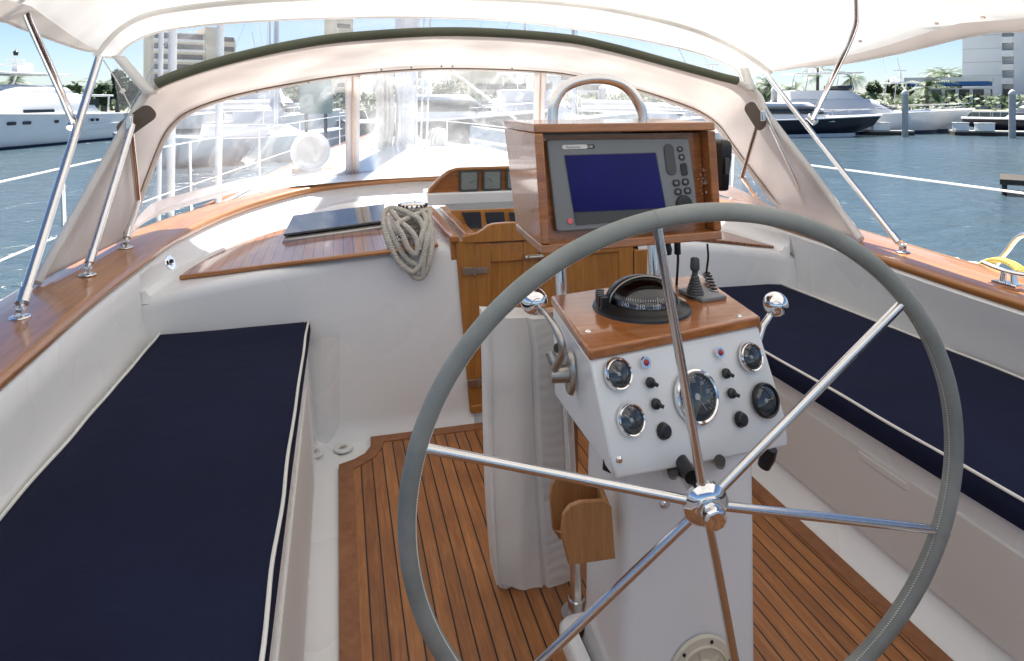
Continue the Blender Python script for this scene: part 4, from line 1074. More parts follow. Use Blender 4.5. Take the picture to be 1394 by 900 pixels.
for i, w0 in ((iL, .095), (iR, .085)):
    strap(Bs[i], Cs[i], w0)
    p, q = Bs[i] + Vector((0, -.02, 0)), Cs[i] + Vector((0, -.02, 0))
    m = MB(); m.tube([p, p.lerp(q, .5) + Vector((0, .03, 0)), q], .006, 8); m.build('mullion_zip', TANC, dg)
# skirt under the windows
rows = []
for i in range(0, len(Cs)):
    c = Cs[i]; e = min(1, max(0, (i / len(Cs)) * 5)) if i < len(Cs) / 2 else min(1, (len(Cs) - i) / len(Cs) * 5)
    hgt = .055 * (1 - abs(2 * i / len(Cs) - 1)) * .0 + (.075 if i < 8 * NS or i > 13 * NS else .016) * e
    rows.append([c + Vector((0, -.004, hgt * .9)), c + Vector((0, -.012, hgt * .45)), c + Vector((0, -.008, -.012))])
m = MB(); m.grid(rows); m.build('window_skirt', DCANVAS, dg, smooth=70)
for (u, v, y) in ((519, 95, 4.2), (601, 90.5, 4.22), (616, 90.5, 4.22), (697, 93.5, 4.2), (560, 92, 4.2), (420, 112, 4.05), (350, 125, 3.95)):
    m = MB(); m.lathe([(0, .004), (.005, .004), (.007, 0)], P(u, v, Y=y - .06), (0, -1, -.2), 12); m.build('snap_fastener', OLDMETAL, dg)
# leather patches and joints at the hoop corners
PATCH = simple('brown_patch', (.13, .10, .08), .8)
for (u, v, y, rot) in ((186, 165, 3.24, 38), (1028, 158, 3.2, -55)):
    c = P(u, v, Y=y); m = MB(); m.prism(rr_poly(c, .17, .075, .03, 5, Vector((math.cos(R(rot)), 0, math.sin(R(rot)))), Vector((-math.sin(R(rot)), .0, math.cos(R(rot))))), (0, -.006, 0)); m.build('leather_patch', PATCH, dg)
REFLST = metal('steel_wood_reflection', (.62, .52, .45), .12)  # stainless tinted brown: the reflection of the wood put into its colour
def foot(p, parent, mat=STEEL, d=Vector((0, 0, 1))):
    m = MB(); m.lathe([(.0, .006), (.012, .006), (.028, .004), (.030, .0)], p, (0, 0, 1), 24)
    for s in (-1, 1): m.box(p + Vector((s * .009, 0, .02)), (.004, .022, .032))
    m.tube([p + Vector((-.017, 0, .026)), p + Vector((.017, 0, .026))], .0045, 10)
    m.tube([p + Vector((0, 0, .018)), p + Vector((0, 0, .018)) + d.normalized() * .045], .009, 12)
    return m.build('deck_fitting', mat, parent, bevel=.001)
def ztop(p): return p
railZ = lambda u, v, z=.83: P(u, v, Z=z)
def strut(parent, a, b, r=.0125, name='frame_tube', mat=STEEL, fit=True):
    dirn = (b - a).normalized(); a2 = a + Vector((0, 0, .02)) + dirn * .03 if fit else a
    m = MB(); m.tube([a2, b], r, 16)
    if fit: m.tube([a2 - dirn * .004, a2 + dirn * .045], r * 1.25, 16)
    o = m.build(name, mat, parent, smooth=50)
    if fit: foot(a, parent, mat, dirn)
    return o
def railtop(u, v):
    best = None
    for z in [.80 + .002 * k for k in range(60)]:
        p = P(u, v, Z=z + .012)
        q = min(RIN, key=lambda r: (r.x - p.x) ** 2 + (r.y - p.y) ** 2)
        e = abs(q.z - z)
        if best is None or e < best[0]: best = (e, p)
    return best[1]
strut(dg, railtop(119, 374), P(180, 170, Y=3.2), .0135)
jp = P(188, 273, Y=3.40)
strut(dg, railtop(171, 337), jp, .0125)
strut(dg, jp, P(177, 165, Y=3.22), .0125, mat=REFLST, fit=False)
strut(dg, railtop(1109, 301), P(1040, 150, Y=3.2), .013)
jp = P(1010, 241, Y=3.38)
strut(dg, railtop(1032, 277), jp, .012); strut(dg, jp, P(1034, 158, Y=3.22), .012, mat=REFLST, fit=False)
for (u, v, y) in ((177, 168, 3.2), (1037, 158, 3.2)):
    c = P(u, v, Y=y); m = MB(); m.tube([c + Vector((0, 0, .03)), c + Vector((0, -.004, -.03))], .015, 12); m.box(c + Vector((0, -.012, 0)), (.02, .02, .05)); m.build('hinge_block', STEEL, dg, bevel=.002)

# ------------------------------------------------------------------ bimini with its tube frame
bi = empty('bimini_top', (XM, 1.5, .84), 'white canvas sun awning overhead on a stainless tube frame', 'awning')
# front hoop (boundary of the awning)
Huv = [(133, 70, 2.95), (146, 52, 3.0), (165, 34, 3.04), (195, 18, 3.06), (240, 8, 3.08), (330, -2, 3.1), (450, -8, 3.12), (580, -8, 3.13), (700, -4, 3.13), (800, 5, 3.12), (880, 20, 3.11), (945, 38, 3.1), (995, 60, 3.09), (1030, 82, 3.08), (1047, 96, 3.06)]
H3 = [P(u, v, Y=y + .40) for u, v, y in Huv]; Hs = spl(H3, 6)
xl, xr_ = -1.0, 2.42
def hoop(y, zc, ze, n=len(Hs)):
    out = []
    for i in range(n):
        t = i / (n - 1); s = 2 * t - 1
        x = XM + (xr_ - xl) / 2 * math.copysign(abs(s) ** .92, s); z = ze + (zc - ze) * (1 - abs(s) ** 5); out.append(Vector((x, y, z)))
    return out
pl_ = P(35, 0, Y=2.25); pr_ = P(1160, 0, Y=2.45)
hoops = [Hs, hoop(2.32, 2.10, 1.76), hoop(.9, 2.16, 1.80), hoop(-1.6, 2.08, 1.78)]
# exact corner line of the side edges
hoops[1][0] = P(8, 26, Y=2.30); hoops[1][-1] = P(1352, 43, X=2.40)
rows = []
for i in range(len(Hs)):
    row = []
    for k in range(3):
        a, b = hoops[k][i], hoops[k + 1][i]
        for j in range(10):
            t = j / 10; p = a.lerp(b, t); sag = -.03 * math.sin(PI * t) * (1 if k else .8); p += Vector((0, 0, sag + .012 * noise.noise(Vector((p.x * 1.5, p.y * 2.5, 4))))); row.append(p)
    row.append(hoops[3][i]); rows.append(row)
m = MB(); m.grid(rows); o = m.build('awning_canvas', CANVAS, bi, smooth=80)
# side valances, slightly below the edge
for i_, nm in ((0, 'side_hem'), (-1, 'side_hem')):
    e = rows[i_]; inn = rows[5 if i_ == 0 else -6]
    m = MB(); m.grid([[p + Vector((0, 0, -.004)), p.lerp(q, .30) + Vector((0, 0, -.008))] for p, q in zip(e, inn)]); m.build(nm, DCANVAS, bi, smooth=70)
    m = MB(); m.tube(e, .006, 8); m.build('edge_bolt_rope', CANVAS, bi)
# front band hanging from the hoop
Fuv = [(136, 78, 2.96), (158, 78, 3.0), (176, 62, 3.04), (205, 48, 3.06), (250, 39, 3.08), (335, 31, 3.1), (450, 26, 3.12), (580, 25, 3.13), (700, 30, 3.13), (800, 43, 3.12), (870, 55, 3.11), (930, 68, 3.1), (970, 80, 3.09), (1000, 95, 3.08), (1010, 112, 3.06)]
F3 = [P(u, v, Y=y + .43) for u, v, y in Fuv]; Fs = spl(F3, 6)
rows = [[a, a.lerp(b, .3) + Vector((0, -.012, 0)), a.lerp(b, .6) + Vector((0, -.012, 0)), b] for a, b in zip(Hs, Fs)]
m = MB(); m.grid(rows); m.build('front_band', DCANVAS, bi, smooth=80)
m = MB(); m.tube([p + Vector((0, -.02, -.02)) for p in Hs], .014, 12); m.build('front_hoop', CANVAS, bi, smooth=60)
m = MB(); m.tube([p + Vector((0, -.004, .004)) for p in Fs], .006, 8); m.build('edge_bolt_rope', CANVAS, bi)
for (u, v, X_) in ((1171, 56, 2.36), (1275, 32, 2.36), (1338, 24, 2.36)):
    m = MB(); m.lathe([(0, .004), (.007, .004), (.009, 0)], P(u, v, X=X_ - .05), (-.6, -.2, -1), 12); m.build('snap_fastener', OLDMETAL, bi)
# mid hoop, continuing the branch tubes
def hoop_tube(hp, da): return [p + Vector((0, 0, -.02)) for p in hp][da:-da]
# legs
lb, rb = railtop(27, 432), railtop(1229, 343)
lt, rt = P(135, 78, Y=3.30), P(1041, 99, Y=3.40)
strut(bi, lb, lt, .0155); strut(bi, rb, rt, .0135)
jl, jr = P(100, 168, Y=0.0 + (lb.lerp(lt, .74)).y), P(1106, 163, Y=(rb.lerp(rt, .72)).y)
br1 = spl([jl, P(76, 110, Y=2.62), P(47, 45, Y=2.42), P(35, 14, Y=2.34), P(33, -22, Y=2.30)] + [p + Vector((0, 0, -.022)) for p in hoops[1]][12:-12:8] + [P(1157, -30, Y=2.42), P(1166, 18, Y=2.46), P(1160, 48, Y=2.5), P(1136, 100, Y=2.62), jr], 6)
m = MB(); m.tube(br1, .013, 14); m.build('mid_hoop', STEEL, bi, smooth=60)
for j, a in ((jl, lt), (jr, rt)):
    d_ = (a - j).normalized(); m = MB(); m.tube([j - d_ * .025, j + d_ * .03], .021, 16); m.box(j + Vector((0, -.014, .01)), (.018, .02, .04)); m.build('tube_clamp', STEEL, bi, bevel=.002)
m = MB(); m.tube([p + Vector((0, 0, -.02)) for p in hoops[2]], .0125, 10); m.build('aft_hoop', STEEL, bi, smooth=60)
m = MB(); m.tube(spl([P(141, 82, Y=3.3), P(160, 112, Y=3.25), P(178, 146, Y=3.2)], 4), .003, 6); m.lathe([(0, -.01), (.011, -.006), (.011, .006), (0, .01)], P(167, 124, Y=3.14), (1, 0, -1), 12); m.build('tension_cord', WROPE, bi)
# connector window between awning and spray hood
j0 = 5 * NS; seg = As[3 * NS + 3: len(As) - 4 * NS]
a_ = resample(Fs[4:-2], 70); b_ = resample(seg, 70)
rows = [[p.lerp(q, t) + Vector((0, 0, -.01 * math.sin(PI * t))) for t in [k / 6 for k in range(7)]] for p, q in zip(a_, b_)]
cw = empty('connector_window', b_[0], 'clear connector panel with white borders between awning and spray hood', 'awning window')
m = MB(); m.grid(rows); m.build('clear_panel', VINYL, cw, smooth=80)
m = MB(); m.grid([[p + Vector((-.0, -.006, 0)), p + Vector((.055, -.006, -.0))] for p in [P(152, 76, Y=3.36).lerp(P(196, 128, Y=3.26), t / 8) for t in range(9)]]); o = m.build('panel_border', CANVAS, cw); k = o.modifiers.new('thickness', 'SOLIDIFY'); k.thickness = .003
m = MB(); m.grid([[p + Vector((-.03, -.006, 0)), p + Vector((.03, -.006, -.0))] for p in [P(1012, 92, Y=3.44).lerp(P(1022, 122, Y=3.26), t / 8) for t in range(9)]]); o = m.build('panel_border', CANVAS, cw); k = o.modifiers.new('thickness', 'SOLIDIFY'); k.thickness = .003

# ------------------------------------------------------------------ winch and rope coil
wc = P(562, 310, Y=3.13); wb = Vector((wc.x, 3.13, zdeck(wc.x) + .015))
wtop = P(560, 276, Y=3.13).z
wn_ = empty('winch', wb, 'chrome winch on the port teak shelf, its drum hidden under coiled rope', 'winch')
H_ = wtop - wb.z
m = MB(); m.lathe([(.075, 0), (.075, .012), (.062, .025), (.05, .045), (.045, H_ * .5), (.05, H_ * .75), (.066, H_ * .86), (.066, H_ * .9), (.05, H_ * .94)], wb, (0, 0, 1), 36); m.build('winch_drum', STEEL, wn_)
m = MB(); m.lathe([(.066, H_ * .90), (.066, H_ * .93), (.056, H_ * .99), (.03, H_ * 1.02), (.018, H_ * 1.02), (.016, H_ * .98), (0, H_ * .98)], wb, (0, 0, 1), 36)
m.build('winch_cap', CHROME, wn_)
m = MB()
for k in range(18):
    a = 2 * PI * k / 18; m.box(wb + Vector((.064 * math.cos(a), .064 * math.sin(a), H_ * .935)), (.012, .007, .012), Matrix.Rotation(a, 3, 'Z'))
m.build('self_tailing_ribs', BLACK, wn_)
rr = .0125
pts = []
for k in range(150):
    a = 2 * PI * k / 30; pts.append(Vector((wb.x + (.070 + .012 * math.sin(a * .7)) * math.cos(a - 1.2), wb.y + .068 * math.sin(a - 1.2), wb.z + H_ * .80 - .022 * k / 30 + .004 * math.sin(a * 3))))
def rp(l): return [P(u, v, Y=y) for u, v, y in l]
l1 = rp([(587, 300, 3.05), (583, 330, 2.96), (570, 365, 2.94), (556, 366, 2.94), (535, 345, 2.95), (524, 315, 2.99), (523, 292, 3.05), (535, 283, 3.07), (565, 296, 3.02), (586, 325, 2.945), (580, 352, 2.93), (566, 360, 2.93), (548, 345, 2.94), (534, 318, 2.97), (528, 298, 3.03)])
l2 = rp([(532, 287, 3.05), (545, 302, 3.0), (560, 315, 2.95), (568, 330, 2.93), (566, 346, 2.92), (556, 338, 2.92), (548, 320, 2.94), (541, 306, 2.97), (556, 297, 3.02), (574, 290, 3.04), (580, 300, 2.99), (574, 322, 2.935), (570, 340, 2.925)])
l3 = rp([(576, 290, 3.05), (586, 310, 2.98), (587, 345, 2.92), (578, 374, 2.925), (566, 378, 2.93), (555, 366, 2.935)])
l4 = rp([(585, 287, 3.06), (583, 320, 2.95), (577, 350, 2.92), (576, 377, 2.92)])
l5 = rp([(526, 296, 3.04), (531, 330, 2.96), (543, 356, 2.935), (562, 370, 2.92), (574, 355, 2.92), (579, 325, 2.94), (572, 300, 2.99), (556, 290, 3.03)])
m = MB()
m.tube(pts, rr * .95, 10)
for l in (l1, l2, l3, l4, l5): m.tube(spl(l, 8), rr, 10)
tag(m.build('rope_coil', ROPE, smooth=70), 'coil of grey rope hung over the winch and down the white bulkhead', 'rope')

# ------------------------------------------------------------------ instrument pod ahead of the companionway
pb = P(584, 263, Y=3.84); ip = empty('instrument_pod', Vector((1.0, 3.9, pb.z)), 'varnished wooden housing with square instruments above the companionway hatch', 'instrument panel')
ol = [(584, 264), (586, 259), (594, 250), (603, 241), (612, 234.5), (622, 231)]
pts = [P(u, v, Y=3.84) for u, v in ol]; mx_ = 1.02
pts2 = pts + [Vector((2 * mx_ - p.x, p.y, p.z)) for p in pts[::-1]]
m = MB(); m.prism(pts2, (0, .10, 0)); m.build('pod_housing', BOXW, ip, bevel=.006, bseg=3)
lip = [p + Vector((0, -.01, .004)) for p in pts2]; m = MB(); m.tube(lip, .011, 8); m.build('pod_trim', HOLDW, ip)
SQ = simple('instrument_face', (.22, .25, .24), .35)
for k in range(4):
    c = P(638 + 31.5 * k, 246.5, Y=3.835); c.z = P(638, 246.5, Y=3.835).z
    m = MB(); m.prism(rr_poly(c, .116, .125, .012, 4, Vector((1, 0, 0)), Vector((0, 0, 1))), (0, -.014, 0)); q = m.build('square_instrument', DGREY, ip, bevel=.003)
    m = MB(); m.prism(rr_poly(c + Vector((0, -.0145, .002)), .092, .098, .008, 4, Vector((1, 0, 0)), Vector((0, 0, 1))), (0, -.0015, 0)); m.build('instrument_face', SQ, q)
    m = MB(); a = (.4, 2.3, 1.2, 1.6)[k]; m.tube([c + Vector((0, -.017, -.01)), c + Vector((.033 * math.cos(a), -.017, .033 * math.sin(a) - .01))], .0015, 6)
    for j in range(12):
        b = PI * 2 * j / 12; m.tube([c + Vector((.036 * math.cos(b), -.0168, .036 * math.sin(b))), c + Vector((.042 * math.cos(b), -.0168, .042 * math.sin(b)))], .0012, 4)
    m.build('instrument_marks', BLACK, q)

# ------------------------------------------------------------------ lifelines, stanchions, shrouds, mast, vent
def wire(name, pts, r, mat, label, cat, group=None):
    m = MB(); m.tube(pts, r, 8); return tag(m.build(name, mat, smooth=60), label, cat, group)
def sheer(k):   # parallel to the toe rail
    return [Vector((p.x + .06, p.y, 0)) for p in PT]
for s_, zz, side in ((1, (1.09, .71), 'port'), (-1, (1.035, .61), 'starboard')):
    for k, z in enumerate(zz):
        base = [Vector((p.x + .07, p.y, z + .05 * max(0, p.y - 4) / 8)) for p in PT if p.y < 13.5]
        pts = [Vector((p.x if s_ > 0 else 2 * XM - p.x, p.y, p.z)) for p in base]
        wire('lifeline', pts, .0055, PVC, f"{'upper' if k == 0 else 'lower'} white lifeline along the {side} side deck", 'lifeline')
stc = 0
for s_, ys in ((1, (4.3, 6.3, 8.3, 10.4, 12.4)), (-1, (4.6, 6.8, 9.0, 11.2))):
    for y in ys:
        i = min(range(len(PT)), key=lambda k: abs(PT[k].y - y)); p = PT[i]; x = p.x + .07 if s_ > 0 else 2 * XM - p.x - .07
        zt2 = 1.09 + .05 * max(0, y - 4) / 8 if s_ > 0 else 1.035 + .05 * max(0, y - 4) / 8
        sid = 'port' if s_ > 0 else 'starboard'
        word = {0: 'first', 1: 'second', 2: 'third', 3: 'fourth', 4: 'fifth'}[ys.index(y)]
        r_ = empty('stanchion', (x, y, zsh(y)), f'{word} stainless stanchion forward from the cockpit along the {sid} lifelines', 'stanchion', 'stanchions carrying the lifelines')
        m = MB(); m.tube([Vector((x, y + .06, zsh(y) + .02)), Vector((x, y, zt2 + .01))], .0125, 12); m.build('stanchion_post', STEEL, r_)
        m = MB(); m.lathe([(.035, 0), (.033, .01), (.018, .02), (.016, .08)], Vector((x, y + .06, zsh(y) + .04)), (0, 0, 1), 16); m.build('stanchion_base', STEEL, r_)
# shrouds in white covers
for (u, y, lab) in ((296, 7.0, 'thick white-sleeved shroud rising beyond the port window, nearer the mast'), (231, 6.2, 'thick white-sleeved shroud crossing the port window, near its outboard edge'), (215, 5.9, 'thinner white-sleeved shroud tight against the port window edge')):
    p = P(u, 230, Y=y); q = P(u + 6, -60, Y=y + .2); p.z = .36
    wire('shroud', [p, p.lerp(q, .5), q], .035 if u > 220 else .02, PVC, lab, 'shroud')
def mast(x, y, z0, z1, w_, d_, name_parent, mat):
    rows = []
    for z in (z0, (z0 + z1) / 2, z1): rows.append([Vector((x + w_ / 2 * math.cos(a), y + d_ / 2 * math.sin(a), z)) for a in [2 * PI * j / 20 for j in range(20)]])
    m = MB(); m.grid(rows, close=True); return m.build('mast_tube', mat, name_parent, smooth=60)
MASTM = simple('mast_paint', (.62, .64, .68), .35)
mr = empty('yacht_mast', (XM, 7.7, .93), 'grey mast with coiled halyards seen through the middle hood window', 'mast')
mast(XM, 7.75, .93, 7.3, .26, .34, mr, MASTM)
m = MB(); m.lathe([(.22, 0), (.20, .05), (.15, .09), (.14, .12)], Vector((XM, 7.75, .93)), (0, 0, 1), 24); m.build('mast_collar', PVC, mr)
for sx, dz in ((-.2, 0), (.15, .2)):
    m = MB(); c = Vector((XM + sx * .9, 7.5, 1.45 + dz)); m.lathe([(.055, -.06), (.045, -.04), (.04, .04), (.055, .06), (.05, .07), (0, .07)], c, (sx, -.4, 0), 20); m.build('mast_winch', STEEL, mr)
hc = empty('halyard_coil', P(525, 215, Y=7.4), 'thick grey hank of rope hanging left of the mast', 'rope')
rs = random.Random(8)
for k in range(12):
    u0 = 515 + rs.uniform(0, 16); u1 = u0 + rs.uniform(-4, 8); y = 7.35 + rs.uniform(-.06, .06); w_ = rs.uniform(4, 9)
    pts = rp([(u0, 88, y), (u0 - w_ * .4, 130, y), (u0 - w_ * .3, 175, y), (u1, 212 + rs.uniform(-8, 6), y), (u1 + w_, 175, y), (u1 + w_, 130, y), (u0 + w_ * .6, 88, y)])
    m = MB(); m.tube(spl(pts, 5), .016, 6); m.build('rope_turn', ROPE, hc)
for k, (u, lab) in enumerate(((566, 'thin halyard running up just right of the mast'), (574, 'second halyard right of the mast, slightly apart'), (582, 'outermost halyard right of the mast with a small coil at its foot'), (548, 'thin halyard in front of the mast face'))):
    wire('halyard', spl([P(u - 2, 222, Y=7.3), P(u, 160, Y=7.3), P(u + 2, 90, Y=7.3), P(u + 4, 0, Y=7.3), P(u + 6, -300, Y=7.3)], 4), .012, WROPE, lab, 'rope')
hc = empty('halyard_coil', P(598, 215, Y=7.2), 'looser cream rope hank hanging right of the mast', 'rope')
for k in range(8):
    u0 = 590 + rs.uniform(0, 14); y = 7.2 + rs.uniform(-.06, .06); w_ = rs.uniform(6, 13)
    pts = rp([(u0, 175, y), (u0 - w_ * .6, 195, y), (u0 + 2, 216 + rs.uniform(-6, 4), y), (u0 + w_, 198, y), (u0 + w_ * .5, 175, y)])
    m = MB(); m.tube(spl(pts, 5), .014, 6); m.build('rope_turn', WROPE, hc)
for (a, b, lab) in (((617, 98, 6.6), (702, 162, 6.0), 'white line running diagonally down across the middle hood window'), ((640, 190, 7.0), (700, 200, 6.6), 'thin white line low across the middle hood window')):
    wire('running_line', [P(a[0], a[1], Y=a[2]), P(b[0], b[1], Y=b[2])], .012, WROPE, lab, 'rope')
# cowl vent on its teak box
vb = P(425, 246, Y=5.35); vt = empty('cowl_vent', vb, 'white round-mouthed cowl vent on a teak box outside the port window', 'vent')
m = MB(); m.box(vb + Vector((0, .1, .02)), (.30, .26, .16)); m.build('vent_box', DOORW, vt, bevel=.006)
cc_ = P(423, 206, Y=5.3); rows = []
path = spl([vb + Vector((0, .12, .08)), vb + Vector((0, .12, .16)), cc_ + Vector((0, .14, -.03)), cc_ + Vector((0, .06, 0)), cc_], 5)
n_ = len(path); m = MB(); m.tube(path, [.06 + .085 * (i / (n_ - 1)) ** 2 for i in range(n_)], 28, caps=False); o = m.build('cowl', PVC, vt, smooth=60); o.modifiers.new('thickness', 'SOLIDIFY').thickness = .008
m = MB(); m.lathe([(.145, 0), (.15, .006), (.145, .012), (.138, .006), (.145, 0)], cc_, (0, -1, .05), 32); k = m.build('cowl_rim', PVC, vt); m = MB(); m.lathe([(0, -.05), (.12, -.04), (.139, .0)], cc_, (0, -1, .05), 32); m.build('cowl_mouth', COWLM, vt)
# ------------------------------------------------------------------ starboard quarter: cleat, yellow coil, gate tube, knot
cl = P(1373, 388, Z=.818); ct = empty('mooring_cleat', cl, 'polished horn cleat on the starboard rail below the yellow rope', 'cleat')
m = MB(); m.box(cl + Vector((0, 0, .004)), (.05, .09, .008)); m.tube([cl + Vector((0, -.022, .004)), cl + Vector((0, -.018, .045))], [.013, .009], 12); m.tube([cl + Vector((0, .022, .004)), cl + Vector((0, .018, .045))], [.013, .009], 12)
m.tube(spl([cl + Vector((.0, -.10, .058)), cl + Vector((0, -.05, .05)), cl + Vector((0, 0, .047)), cl + Vector((0, .05, .05)), cl + Vector((0, .10, .058))], 4), .0095, 12); m.build('cleat_body', CHROME, ct, smooth=50)
yc = P(1366, 382, X=2.72); pts = []
for k in range(160):
    a = 2 * PI * k / 40; pts.append(yc + Vector((.03 * math.sin(a * .25) + .006 * math.sin(a * 1.3), .105 * math.cos(a), .085 * math.sin(a) + .004 * math.sin(a * 2.2))))
m = MB(); m.tube(pts, .0085, 8); tag(m.build('yellow_rope_coil', YROPE), 'yellow rope coil hanging outside the starboard rail at the picture edge', 'rope')
wire('gate_tube', spl([P(1345, 392, X=2.78), P(1352, 366, X=2.78), P(1372, 340, X=2.8), P(1384, 325, X=2.8), P(1394, 320, X=2.8), P(1420, 319, X=2.8), P(1440, 330, X=2.8), P(1450, 380, X=2.8)], 5), .0125, STEEL, 'bent white-looking stainless tube rising behind the yellow rope', 'rail tube')
a_ = spl([P(1240, 346, X=2.75), P(1275, 352, X=2.75), P(1300, 357, X=2.75), P(1330, 359, X=2.75), P(1365, 370, X=2.75), P(1400, 380, X=2.75), P(1480, 400, X=2.75)], 5)
m = MB(); m.tube(a_, .0075, 8); k0 = P(1296, 355, X=2.75)
for q in range(7):
    m.tube(spl([k0 + Vector((rs.uniform(-.012, .012), rs.uniform(-.03, .03), rs.uniform(-.016, .016))) for _ in range(4)], 4), .0055, 6)
tag(m.build('knotted_line', WROPE, smooth=60), 'white line with a knot running along the outside of the starboard rail', 'rope')

# ------------------------------------------------------------------ water, shore
m = MB(); m.add([(-900, -300, WATER), (2500, -300, WATER), (2500, 3500, WATER), (-900, 3500, WATER)], [[0, 1, 2, 3]])
tag(m.build('water', WATERM, base=(0, 0, WATER), smooth=0), kind='structure')
m = MB(); m.prism([(-900, 58, WATER - .5), (-25, 66, WATER - .5), (10, 78, WATER - .5), (40, 70, WATER - .5), (80, 36, WATER - .5), (120, 5, WATER - .5), (700, -60, WATER - .5), (2500, 3000, WATER - .5), (-900, 3000, WATER - .5)], (0, 0, 1.6))
tag(m.build('shore_ground', GROUNDM, smooth=0), kind='structure')

# ------------------------------------------------------------------ boats
def boat_frame(x, y, heading):
    """local x forward, y to port, z up from the waterline; heading measured from +X"""
    return Matrix.Translation((x, y, WATER)) @ Matrix.Rotation(heading, 4, 'Z')
def dir_pt(u, D): p = P(u, 200, D=D); return p.x, p.y
def motor_boat(mt, L, B, label, hull=HULLW, fb=1.5, fs=1.0, cabin=True, fly=True, top=None, group=None, tower=False, winc=WINB, deckrise=.0, name='motor_yacht', rails=True, boot=BOOT):
    root = empty(name, mt.translation, label, 'motor boat', group)
    T = lambda x, y, z: mt @ Vector((x, y, z))
    rows = []; ns = 26; sheer_pts = []
    for i in range(ns + 1):
        s = i / ns; x = -L / 2 + L * s
        b = B / 2 * (1 - max(0, (s - .35) / .65) ** 2.4) * (.92 + .08 * min(1, s * 4)); b = max(b, .02)
        zs = fs + (fb - fs) * s ** 1.7; rake = (L * .075) * (max(0, s - .7) / .3) ** 2
        wl = b * (.93 - .35 * max(0, s - .4)); xw = x - rake * 1.2
        rows.append([T(x + rake, b, zs), T(x + rake * .9, b * 1.0, zs - .08), T(x + rake * .3, lerp(wl, b, .72), zs * .5), T(xw, wl, .22), T(xw, wl * .96, .0), T(xw, wl * .6, -.35), T(xw, 0, -.5), T(xw, -wl * .6, -.35), T(xw, -wl * .96, 0), T(xw, -wl, .22), T(x + rake * .3, -lerp(wl, b, .72), zs * .5), T(x + rake * .9, -b, zs - .08), T(x + rake, -b, zs)])
        sheer_pts.append((x + rake, b, zs))
    m = MB(); m.grid(rows); m.add(rows[0], [list(range(13))[::-1]]); m.build('hull', hull, root, smooth=60)
    m = MB(); m.grid([[T(x, b * .97, z - .02), T(x, b * .5, z + .05), T(x, 0, z + .08), T(x, -b * .5, z + .05), T(x, -b * .97, z - .02)] for x, b, z in sheer_pts]); m.build('deck', HULLW, root, smooth=60)
    m = MB(); m.tube([T(x, b + .01, z - .02) for x, b, z in sheer_pts], .05, 6); m.tube([T(x, -b - .01, z - .02) for x, b, z in sheer_pts], .05, 6)
    m.build('rub_rail', HULLW, root)
    m = MB()
    for sg in (1, -1): m.grid([[r[3 if sg > 0 else 9] + (mt.to_3x3() @ Vector((0, sg * .012, .06))), r[4 if sg > 0 else 8] + (mt.to_3x3() @ Vector((0, sg * .012, .0)))] for r in rows])
    m.build('boot_stripe', boot, root, smooth=60)
    def tier(nm, x0, x1, z0, z1, w0, w1, rf, ra, mat=HULLW, n=8):
        """tapering superstructure tier with a rounded front"""
        rr_ = []
        for k, (z, w, a, b_) in enumerate(((z0, w0, x0, x1), (lerp(z0, z1, .5), lerp(w0, w1, .5), x0 + ra * .5, x1 - rf * .5), (lerp(z0, z1, .93), lerp(w0, w1, .93), x0 + ra * .93, x1 - rf * .93), (z1, w1 * .93, x0 + ra * 1.05, x1 - rf * 1.05))):
            ring = [T(a, -w / 2, z)]
            for j in range(n + 1):
                q = R(-90 + 180 * j / n); ring.append(T(b_ - w * .42 + w * .42 * max(0, math.cos(q)) ** .8, w / 2 * math.copysign(abs(math.sin(q)) ** .7, math.sin(q)), z))
            ring.append(T(a, w / 2, z)); rr_.append(ring)
        m = MB(); m.grid(rr_, close=True); m.add(rr_[-1], [list(range(len(rr_[-1])))]); o = m.build(nm, mat, root, smooth=40); return o, rr_
    def band(par, rr_, t0, t1, j0, j1, nm='window_band', mat=winc, off=.02):
        ctr = sum((p for r in rr_ for p in r), Vector()) / sum(len(r) for r in rr_)
        rows_ = []
        for j in range(j0, j1 + 1):
            a, b_ = rr_[0][j], rr_[2][j]; row = []
            for t in (t0, t1):
                p = a.lerp(b_, t); o = p - ctr; o.z = 0; row.append(p + o.normalized() * off)
            rows_.append(row)
        m = MB(); m.grid(rows_); o = m.build(nm, mat, par, smooth=60); o.modifiers.new('thickness', 'SOLIDIFY').thickness = .02; return o
    zc = (fs + fb) / 2 + .05
    if cabin:
        o, r1 = tier('cabin', -L * .30, L * .28, zc - .3, zc + .95, B * .80, B * .62, L * .17, L * .02)
        band(o, r1, .42, .86, 0 if hull is HULLN else 2, 10 if hull is HULLN else 8)
        m = MB(); m.build
        if fly:
            o2, r2 = tier('flybridge', -L * .26, L * .08, zc + .93, zc + 1.55, B * .60, B * .54, L * .06, 0)
            m = MB(); rr3 = [T(x, y, zc + 1.9 + (.12 if abs(y) < .2 else 0)) for x, y in ((-L * .05, -B * .24), (L * .03, -B * .15), (L * .045, 0), (L * .03, B * .15), (-L * .05, B * .24))]
            m.grid([[Vector(p) - Vector((0, 0, .35)), p] for p in rr3]); w_ = m.build('windscreen', winc, o2); w_.modifiers.new('thickness', 'SOLIDIFY').thickness = .02
